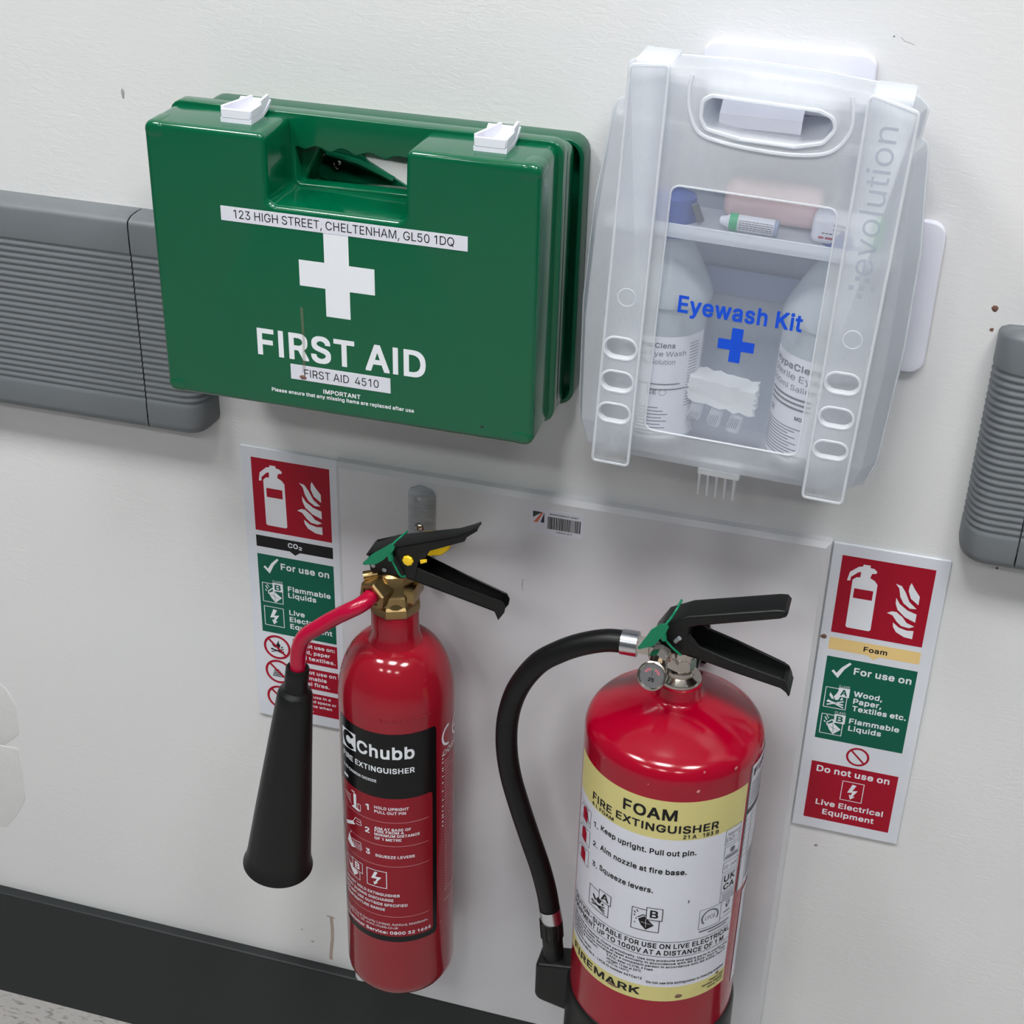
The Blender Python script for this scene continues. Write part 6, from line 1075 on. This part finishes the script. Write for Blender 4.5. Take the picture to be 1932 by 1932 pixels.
MB().add(*plate([[(.0840 - AX, .8205 - AZ), (.0905 - AX, .8225 - AZ), (.0905 - AX, .8195 - AZ), (.0845 - AX, .8165 - AZ)]], -.0925 - AY, -.0915 - AY, .0002)).build('tab_edge', 'yellow', t, 40)
for x, zz in ((.0395, .8055), (.050, .8030)): MB().lathe([(.0021, 0), (.0021, .0006), (0, .0009)], 14, T=Matrix.Translation(L3(x, -.0917, zz)) @ Matrix.Rotation(PI / 2, 4, 'X')).build('rivet', 'steel', t, 30)
seal(t, -.0985 - AY, LZ([(.0302, .8085), (.0408, .8216), (.0545, .8326), (.0601, .8373), (.0632, .8335), (.0609, .8285), (.0517, .8180), (.0446, .8121)]),
     [L3(.0567, -.0965, .8270), L3(.0585, -.0965, .8185)], [L3(.0585, -.0965, .8190), L3(.0625, -.0965, .8110), L3(.0672, -.0960, .8022), L3(.0700, -.090, .7995)], [L3(.0600, -.0985, .8350), L3(.0640, -.0960, .8395), L3(.0675, -.0930, .8425), L3(.0680, -.080, .8400)])
# red swivel tube and horn
MB().tube([L3(*c) for c in ((.0405, -.1030, .7790), (.0385, -.1100, .7782), (.0330, -.1160, .7752), (.0240, -.1190, .7700), (.0100, -.1180, .7590), (-.0055, -.1200, .7465), (-.0185, -.1200, .7340), (-.0250, -.1200, .7180), (-.0268, -.1200, .7000), (-.0275, -.1200, .6900))], .0074, 20, smooth=5).build('swivel_tube', 'tube_red', t, 60)
ax0 = Vector(L3(-.0270, -.1200, .6975)); ax1 = Vector(L3(-.0610, -.1200, .4450)); dH = (ax1 - ax0).normalized(); LH = (ax1 - ax0).length
qH = Matrix.Translation(ax0) @ dH.to_track_quat('Z', 'Y').to_matrix().to_4x4()
h = [(.0080, .000), (.0100, -.0005), (.0110, .001), (.0112, .010), (.0110, .0240), (.0118, .0262), (.0150, .0280), (.0166, .0320), (.0172, .0380), (.0225, .110), (.0275, .175), (.0318, LH - .018), (.0335, LH - .004), (.0352, LH - .001), (.0352, LH), (.0325, LH), (.0300, LH - .02), (.0150, .05), (.0, .045)]
MB().lathe(h, 64, T=qH, caps=False).build('horn', 'black_plastic', t, 45)
MB().lathe([(.0060, .45), (.0062, .47)], 8).build('thread', 'brass', t)

# ================================================================ FOAM EXTINGUISHER
AX, AY, AZ = .3245, -.1000, .2800
t = thing('fire_extinguisher', 'wide glossy red foam extinguisher with black hose, right of the slim one', 'fire extinguisher', (AX, AY, AZ))
RF = .0797
prof = [(.060, .020), (.074, .024), (RF - .001, .034), (RF, .045), (RF, .4170)]
for k in range(1, 10):
    a = math.radians(68) * k / 9; prof.append((RF - .0190 + .0190 * math.cos(a), .4170 + .0190 * math.sin(a)))
rr0, zz0 = prof[-1]
for k in range(1, 15):
    u = k / 14; rr = rr0 * (1 - u) + .0225 * u; prof.append((rr, zz0 + (.4560 - zz0) * (u * 1.36 - .36 * u * u)))
prof += [(.0212, .4575), (.0202, .4600), (.0200, .4705), (.0190, .4715), (.0120, .4718)]
MB().lathe(prof, 192).build('cylinder', 'foam_red', t, 40)
MB().lathe([(.070, 0), (.0800, .001), (.0828, .006), (.0835, .012), (.0826, .095), (.0818, .101), (.0806, .1035), (.0795, .1040), (.0795, .02)], 96, caps=False).build('base_skirt', 'black_plastic', t, 40)
mp = cyl(RF)
L0, L1 = -69, 65.3
A = Art(mp, ['label_cream', 'label_white'], step=.0001, base=.0002)
A.rect(L0, z(.6370) , L1, z(.6800), 'label_cream', 0, 60); A.rect(L0, z(.4575), L1, z(.6370), 'label_white', 0, 60); A.rect(L0, z(.4390), L1, z(.4575), 'label_cream', 0, 60)
A.build('label', t)
A = Art(mp, ['black_print', 'grey_print', 'sign_red', 'label_white', 'mud'], step=.0001, base=.00045)
def T(s, x0, x1, b, cap, bold=.02, col='black_print'): A.text(s, x0, x1, z(b), cap, col, 0, bold)
T('FOAM', -20.4, 14.6, .6588, .0124, .025); T('FIRE EXTINGUISHER', -47.3, 42.6, .6450, .0086, .022)
T('6 L FOAM', -47.2, -26.6, .6388, .0040, .01); T('21 A', 19.4, 27.9, .6388, .0044, .01); T('183 B', 32, 43.1, .6388, .0044, .01)
T('1.', -44, -39.5, .6165, .0058, .01); T('Keep upright. Pull out pin.', -36.7, 29.1, .6190, .0062, .024)
T('2.', -43.6, -39, .5945, .0058, .01); T('Aim nozzle at fire base.', -36.0, 24.2, .5970, .0062, .024)
T('3.', -43.1, -38, .5715, .0058, .01); T('Squeeze levers.', -35.6, 4.0, .5735, .0062, .024)
# class A box
def kbox(x0, x1, y0, y1): A.frame(x0, z(y0), x1, z(y1), .0007, 'black_print', 0, 6)
kbox(-44.0, -25.5, .5240, .5475); pic_logs(A, -43.5, z(.5245), 17, .0215, 'black_print', 0)
A.rect(-34, z(.5395), -24, z(.5515), 'label_white', 1); A.frame(-34, z(.5395), -24, z(.5515), .0007, 'black_print', 2, 4); A.text('A', -32.2, -25.6, z(.5412), .0085, 'black_print', 2, .03)
kbox(-8.4, 9.8, .5265, .5520)
P_ = lambda a, b: (a, z(b))
A.poly([P_(-4.0, .5395), P_(0, .5440), P_(6.5, .5345), P_(1.5, .5280), P_(-2.0, .5330)], 'black_print'); 
for a, b in ((P_(-4.5, .541), P_(-1, .5455)), (P_(-1, .5455), P_(1.5, .5445)), (P_(-7, .5480), P_(-6, .5455)), (P_(-5.4, .5500), P_(-4.4, .5475)), (P_(-7, .5440), P_(-6.2, .5420)), (P_(-5.6, .5385), P_(-5, .5400)), (P_(-6.4, .5350), P_(-5.7, .5340))): A.line(a, b, .0010, 'black_print')
A.line(P_(-2, .5365), P_(4.5, .5355), .00035, 'label_white', 1); A.line(P_(1, .5410), P_(1.4, .5310), .00035, 'label_white', 1)
A.rect(1.2, z(.5412), 11.4, z(.5555), 'label_white', 2); A.frame(1.2, z(.5412), 11.4, z(.5555), .0007, 'black_print', 3, 4); A.text('B', 3.4, 8.8, z(.5438), .0092, 'black_print', 3, .03)
# approvals
def gbox(x0, x1, y0, y1): A.frame(x0, z(y0), x1, z(y1), .0005, 'grey_print', 0, 4)
gbox(49.6, 63.4, .6200, .6380); T('Approved', 51, 62.5, .6300, .0036, .0, 'grey_print'); T('EN3-7', 50.5, 62.5, .6225, .0055, .0, 'grey_print')
gbox(50.1, 63.8, .6022, .6170); A.poly([(57 + 2.6 * (1 if k % 2 else .75) * math.cos(k * PI / 12), z(.6115) + .0036 * (1 if k % 2 else .75) * math.sin(k * PI / 12)) for k in range(24)], 'grey_print'); A.bars(51, 63, z(.6035), .0018, 'grey_print', 0, 7, (400, 900)); A.bars(52, 62, z(.6062), .0008, 'grey_print', 0, 8, (400, 900))
gbox(50.4, 64.2, .5868, .5985); T('CE-0402', 51.4, 63.4, .5905, .0042, .0, 'grey_print')
gbox(50.8, 64.6, .5620, .5835); T('UK', 52.4, 62.6, .5740, .0078, .024); T('CA', 52.6, 62.8, .5645, .0072, .024)
gbox(51.0, 64.8, .5510, .5600)
for k in range(3): A.bars(52.5, 63.5, z(.5530 + k * .0022), .0008, 'grey_print', 0, 17 + k, (400, 900))
gbox(36.2, 52.8, .5265, .5500); A.ring(44.4, z(.5385), 6.2, .0088, .0016, 'grey_print', 0, math.radians(-30), math.radians(225)); T('LPCB', 40.6, 48.2, .5360, .0048, .0, 'grey_print')
v = []; f = []
gbox(52.8, 65.0, .5295, .5505); A.line(P_(57.2, .5450), P_(58.2, .5400), .0012, 'black_print'); A.line(P_(58.2, .5400), P_(60.8, .5460), .0012, 'black_print'); A.bars(55.5, 62, z(.5345), .0014, 'grey_print', 0, 21, (400, 900)); A.ring(58.8, z(.5475), 1.6, .0012, .0006, 'black_print')
A.bars(37, 62, z(.5225), .0016, 'grey_print', 0, 22, (400, 1100)); A.bars(44, 60, z(.5190), .0013, 'grey_print', 0, 23, (400, 1100))
for b in (.5152, .4966): A.line((L0, z(b)), (64.5, z(b)), .0005, 'black_print', 0, 50)
T('CAUTION-SUITABLE FOR USE ON LIVE ELECTRICAL', -66, 64.3, .5068, .0060, .016); T('EQUIPMENT UP TO 1000V AT A DISTANCE OF 1 M', -66, 59, .4985, .0060, .016)
T('Pressure test as required. Check periodically. Use only products and spare parts in conformity', -66, 66 - 2, .4905, .0027, .014); T('with approved model. Service at least annually in accordance with BS 5306: Part 3. This', -66, 62, .4865, .0027, .014)
T('extinguisher should be recharged by a competent person in accordance with BS 5306: Part 9', -66, 62, .4825, .0027, .014)
T('Extinguishing medium:', -66, -32, .4785, .0027, .014); T('5.922L water +0.078L P Foam', -24, 8.6, .4780, .0029, .014)
T('Propellant:', -66, -48, .4745, .0027, .014); T('nitrogen 12 bar at 20\u00b0C', -24, 1, .4738, .0029, .014)
T('Temperature range:', -66, -38, .4705, .0027, .014); T('+5\u00b0C to +60\u00b0C', -24, -7, .4697, .0029, .014)
T('Manufactured to BS EN 3 - LPCB ID number 667Ca/12', -66, 2, .4648, .0029, .014); T('Do not use this extinguisher in freezing weather', 5, 63, .4618, .0029, .014)
T('FIREMARK', -61, 1.2, .4448, .0092, .05)
for s, a, b in (('Firemark Limited', 50, .4520), ('Bath Road, Bridgwater', 44.5, .4480), ('Somerset, TA6 4YD', 49, .4440)): T(s, a, 63.5, b, .0026, .01)
# red step pictures at the left edge
for k, (y0, y1) in enumerate(((.6085, .6275), (.5850, .6040), (.5615, .5800))):
    A.frame(-67.5, z(y0), -48, z(y1), .0006, 'grey_print', 0, 6)
    A.poly([P_(-60, y0 + .001), P_(-52.5, y0 + .001), P_(-52.5, y1 - .006), P_(-56, y1 - .003), P_(-60, y1 - .006)], 'sign_red')
    A.line(P_(-57, y1 - .003), P_(-51, y1 - .002), .0010, 'grey_print', 1); A.line(P_(-62, y1 - .004), P_(-57, y1 - .003), .0007, 'grey_print', 1); A.line(P_(-62, y1 - .004), P_(-64.5, y1 - .010), .0007, 'grey_print', 1)
    if k == 0: A.line(P_(-54, y1 - .006), P_(-49.5, y0 + .003), .0011, 'black_print', 1)
A.build('lettering', t)
# service label and second label round the right side
sl = MB(); 
def strip(x0, x1, fy0, fy1, name, colm, lb):
    v = []; f = []; n = 16
    for i in range(n + 1):
        x = x0 + (x1 - x0) * i / n; v += [cyl(RF + .0004)(x, fy0(i / n), 0), cyl(RF + .0004)(x, fy1(i / n), 0)]
    for i in range(n): f.append((2 * i, 2 * i + 2, 2 * i + 3, 2 * i + 1))
    return mk(name, v, f, colm, t, smooth=60, label=lb)
strip(67.5, 108, lambda q: z(.5480), lambda q: z(.6950), 'service_label', 'label_white', 'white service record label')
strip(78, 112, lambda q: z(.4200), lambda q: z(.5400), 'service_label', 'label_white', 'narrow white lower label')
A = Art(mp, ['grey_print', 'black_print', 'sign_red'], step=.0001, base=.0007)
A.text('FIRE', 71, 100, z(.6820), .0080, 'black_print', 0, .02)
for k in range(8): A.bars(70, 104, z(.6740 - k * .0034), .0010, 'grey_print', 0, 80 + k, (500, 1500))
A.rect(68, z(.6400), 106, z(.6460), 'black_print', 0, 10)
for k in range(7): A.line((68.5, z(.6330 - k * .0070)), (106, z(.6330 - k * .0070)), .0005, 'grey_print', 0, 10)
A.line((68.2, z(.5480)), (68.2, z(.6950)), .0012, 'black_print'); A.line((76, z(.5480)), (76, z(.640)), .0006, 'grey_print')
for k in range(12): A.bars(78, 104, z(.5860 - k * .0028), .0011, 'grey_print', 0, 90 + k, (700, 1500))
for k in range(22): A.bars(84, 108, z(.5300 - k * .0045), .0011, 'grey_print', 0, 110 + k, (700, 1500))
A.ring(88, z(.4280), 4, .003, .0009, 'sign_red')
A.build('service_print', t)
def on_cyl(deg, zz, rx, rz, m, nm, sd):
    a = math.radians(deg); o = speck(t, 0, 0, 0, rx, rz, m, nm, sd, .0004); o.location = (RF * math.sin(a) * 1.004, -RF * math.cos(a) * 1.004, z(zz)); o.rotation_euler = (0, 0, a)
for i, (d, zz, r) in enumerate(((26, .6915, .0016), (51, .7065, .0018), (28.5, .712, .0011), (-38, .70, .0006), (-5, .695, .0005))): on_cyl(d, zz, r, r * 1.2, 'chip', 'paint_chip', 60 + i)
on_cyl(27.5, .4450, .0036, .0026, 'mud', 'mud_speck', 70); on_cyl(-18, .4450, .0060, .0016, 'mud', 'mud_speck', 71); on_cyl(57, .4580, .0022, .0016, 'mud', 'mud_speck', 72); on_cyl(27.5, .5640, .0008, .0022, 'grey_print', 'scuff_mark', 73)
# valve
mb = MB(); mb.lathe([(.0150, .4700), (.0188, .4712), (.0192, .4735), (.0186, .4755), (.0150, .4775), (.0128, .4790), (.0128, .4835), (.0122, .4845)], 48)
mb.lathe([(.0118, .4840), (.0118, .4850), (.0136, .4870), (.0130, .4960), (.0130, .4975)], 8)
mb.lathe([(.0115, .4950), (.0118, .4970), (.0118, .5080), (0, .5082)], 24)
mb.box(-.028, .010, -.010, .010, .492, .508, .003, 3)
mb.build('valve', 'chrome', t, 30)
# pressure gauge
gd = Vector((-.10, -.84, .42)).normalized(); gq = Matrix.Translation(Vector((.3072 - AX, -.1440 - AY, .7812 - AZ))) @ gd.to_track_quat('Z', 'Y').to_matrix().to_4x4()
g = MB().lathe([(.0060, -.026), (.0070, -.016), (.0100, -.015), (.0118, -.006), (.0126, -.0005), (.0126, .0008), (.0114, .0014), (.0104, .0004)], 40, T=gq, caps=False).build('gauge_housing', 'chrome', t, 40)
MB().lathe([(.0106, .0002), (.0, .0003)], 40, T=gq, caps=False).build('gauge_dial', 'glass_dial', g, 40)
def gmap(u, v, hh):
    up = Vector((0, 0, 1)); xx = up.cross(gd) * 1.0; xx.normalize(); yy = gd.cross(xx); c = Vector((.3072 - AX, -.1440 - AY, .7812 - AZ))
    return tuple(c + xx * u + yy * v + gd * (hh + .0003))
M['gauge_green'] = mat('gauge_green', (92, 118, 100)); M['gauge_red'] = mat('gauge_red', (160, 92, 104))
A = Art(gmap, ['gauge_red', 'gauge_green', 'black_print'], base=.0002)
A.ring(0, -.001, .0068, .0068, .0022, 'gauge_red', 0, math.radians(25), math.radians(155)); A.ring(0, -.001, .0068, .0068, .0022, 'gauge_green', 1, math.radians(78), math.radians(104))
A.line((0, -.0030), (0, .0066), .0003, 'black_print', 2); A.text('25', -.0026, .0026, -.0048, .0030, 'black_print', 2, .02); A.build('dial_print', g)
MB().tube([(.3111 - AX, -.118 - AY, .7900 - AZ), (.3085 - AX, -.130 - AY, .7865 - AZ)], .0085, 6).build('gauge_stem', 'chrome', t, 30)
# handles
foam_h = [(.3000, .7978), (.3095, .8150), (.3293, .8262), (.4001, .8474), (.4069, .8482), (.4100, .8448), (.4090, .8418), (.4044, .8390), (.3366, .8173), (.3302, .8143), (.3304, .8074), (.3339, .7865), (.3268, .7849), (.3020, .7839)]
MB().add(*plate([LZ(foam_h)], -.1135 - AY, -.0860 - AY, .0022, 3)).build('carrying_handle', 'black_plastic', t, 40)
fl = [(.3308, .8075), (.3332, .8048), (.3406, .7967), (.3667, .7893), (.4110, .7795), (.4156, .7768), (.4185, .7708), (.4203, .7640), (.4192, .7629), (.4167, .7672), (.4120, .7704), (.3722, .7777), (.3449, .7835), (.3313, .7849), (.3220, .7882)]
fl2 = [(p[0] + (.003 if .33 < p[0] < .40 else 0), p[1] + (.004 if .39 > p[0] > .335 and p[1] > .785 else 0)) for p in fl]
bt = [(.3250, .7895), (.3449, .7850), (.3722, .7795), (.4120, .7720), (.4172, .7690), (.4205, .7650), (.4198, .7629), (.4167, .7668), (.4120, .7700), (.3722, .7773), (.3449, .7831), (.3240, .7875)]
hk = [(.4130, .7740), (.4168, .7742), (.4185, .7708), (.4203, .7640), (.4192, .7629), (.4167, .7672), (.4120, .7700)]
MB().add(*plate([LZ(hk)], -.1125 - AY, -.0870 - AY, .0009)).add(*plate([LZ(fl)], -.1130 - AY, -.1100 - AY, .0009)).add(*plate([LZ(fl2)], -.0895 - AY, -.0865 - AY, .0009)).add(*plate([LZ(bt)], -.1130 - AY, -.0865 - AY, .0006)).build('squeeze_lever', 'black_plastic', t, 40)
MB().tube([L3(.3200, -.1135, .7985), L3(.3235, -.1150, .8040)], .0020, 10).build('safety_pin', 'steel', t, 40)
MB().tube([L3(.3050, -.1130, .7925), L3(.3058, -.1145, .7925)], .0030, 12).build('rivet', 'steel', t, 40)
seal(t, -.1215 - AY, LZ([(.2876, .7880), (.2959, .8033), (.2998, .8117), (.3073, .8192), (.3126, .8205), (.3146, .8178), (.3124, .8112), (.3027, .7957)]),
     [L3(.3100, -.1195, .8090), L3(.3112, -.1195, .8030)], [L3(.3112, -.1195, .8035), L3(.3180, -.1190, .7960), L3(.3262, -.1180, .7888)], [L3(.3120, -.1215, .8200), L3(.3160, -.1180, .8265), L3(.3190, -.1150, .8330), L3(.3200, -.100, .8320)])
# hose, ferrules, nozzle, clip
HP = [(.2800, -.100, .7790), (.2600, -.100, .7775), (.2373, -.100, .7686), (.2170, -.100, .7560), (.1970, -.100, .7380), (.1800, -.100, .7080), (.1715, -.100, .6750), (.1703, -.100, .6400), (.1750, -.100, .6050), (.1850, -.100, .5680), (.1962, -.100, .5323), (.2070, -.100, .4990), (.2145, -.100, .4700), (.2185, -.100, .4480)]
MB().tube([L3(*c) for c in HP], .0102, 24, smooth=6).build('hose', 'rubber', t, 60)
MB().tube([L3(.2715, -.100, .7790), L3(.2860, -.100, .7792)], .0113, 28).build('ferrule', 'aluminium', t, 40)
MB().tube([L3(.2855, -.100, .7792), L3(.2900, -.100, .7790), L3(.2985, -.100, .7790)], .0085, 6).build('hose_nut', 'chrome', t, 30)
dn = (Vector(HP[-1]) - Vector(HP[-2])).normalized()
b0 = Vector(HP[-1]); 
MB().tube([L3(*(b0 + dn * .001)), L3(*(b0 + dn * .0175))], .0107, 28).build('ferrule', 'aluminium', t, 40)
mb = MB(); q0 = b0 + Vector((.0020, 0, -.0150)); dz = Vector((.10, 0, -.995)).normalized(); qq = Matrix.Translation(Vector(L3(*q0))) @ dz.to_track_quat('Z', 'Y').to_matrix().to_4x4()
mb.lathe([(.0098, 0), (.0112, .001), (.0112, .0230), (.0104, .0240), (.0102, .0500), (.0108, .0510), (.0108, .068), (.0085, .070), (0, .070)], 32, T=qq)
for k in range(10):
    a = 2 * PI * k / 10; mb.box(-.0012, .0012, .0108, .0118, .002, .022, .0003, 1, T=qq @ Matrix.Rotation(a, 4, 'Z'))
mb.build('nozzle', 'black_plastic', t, 40)
mb = MB(); c = Vector(L3(*(q0 + dz * .058)))
v1, f1 = plate([rnd([(-.0160, -.0430), (.0400, -.0560), (.0400, .0150), (-.0160, .0050)], [.010, .0, .0, .004])], -.014, .014, .003, 3)
mb.add(v1, f1, T=Matrix.Translation(c)); mb.build('nozzle_holder', 'black_plastic', t, 40)
mb = MB(); mb.box(-.012, .012, .020, .087, .462, .468, .001); mb.box(-.012, .012, .0845, .0875, .430, .474, .001); mb.build('hanging_bracket', 'black_metal', t, 30)
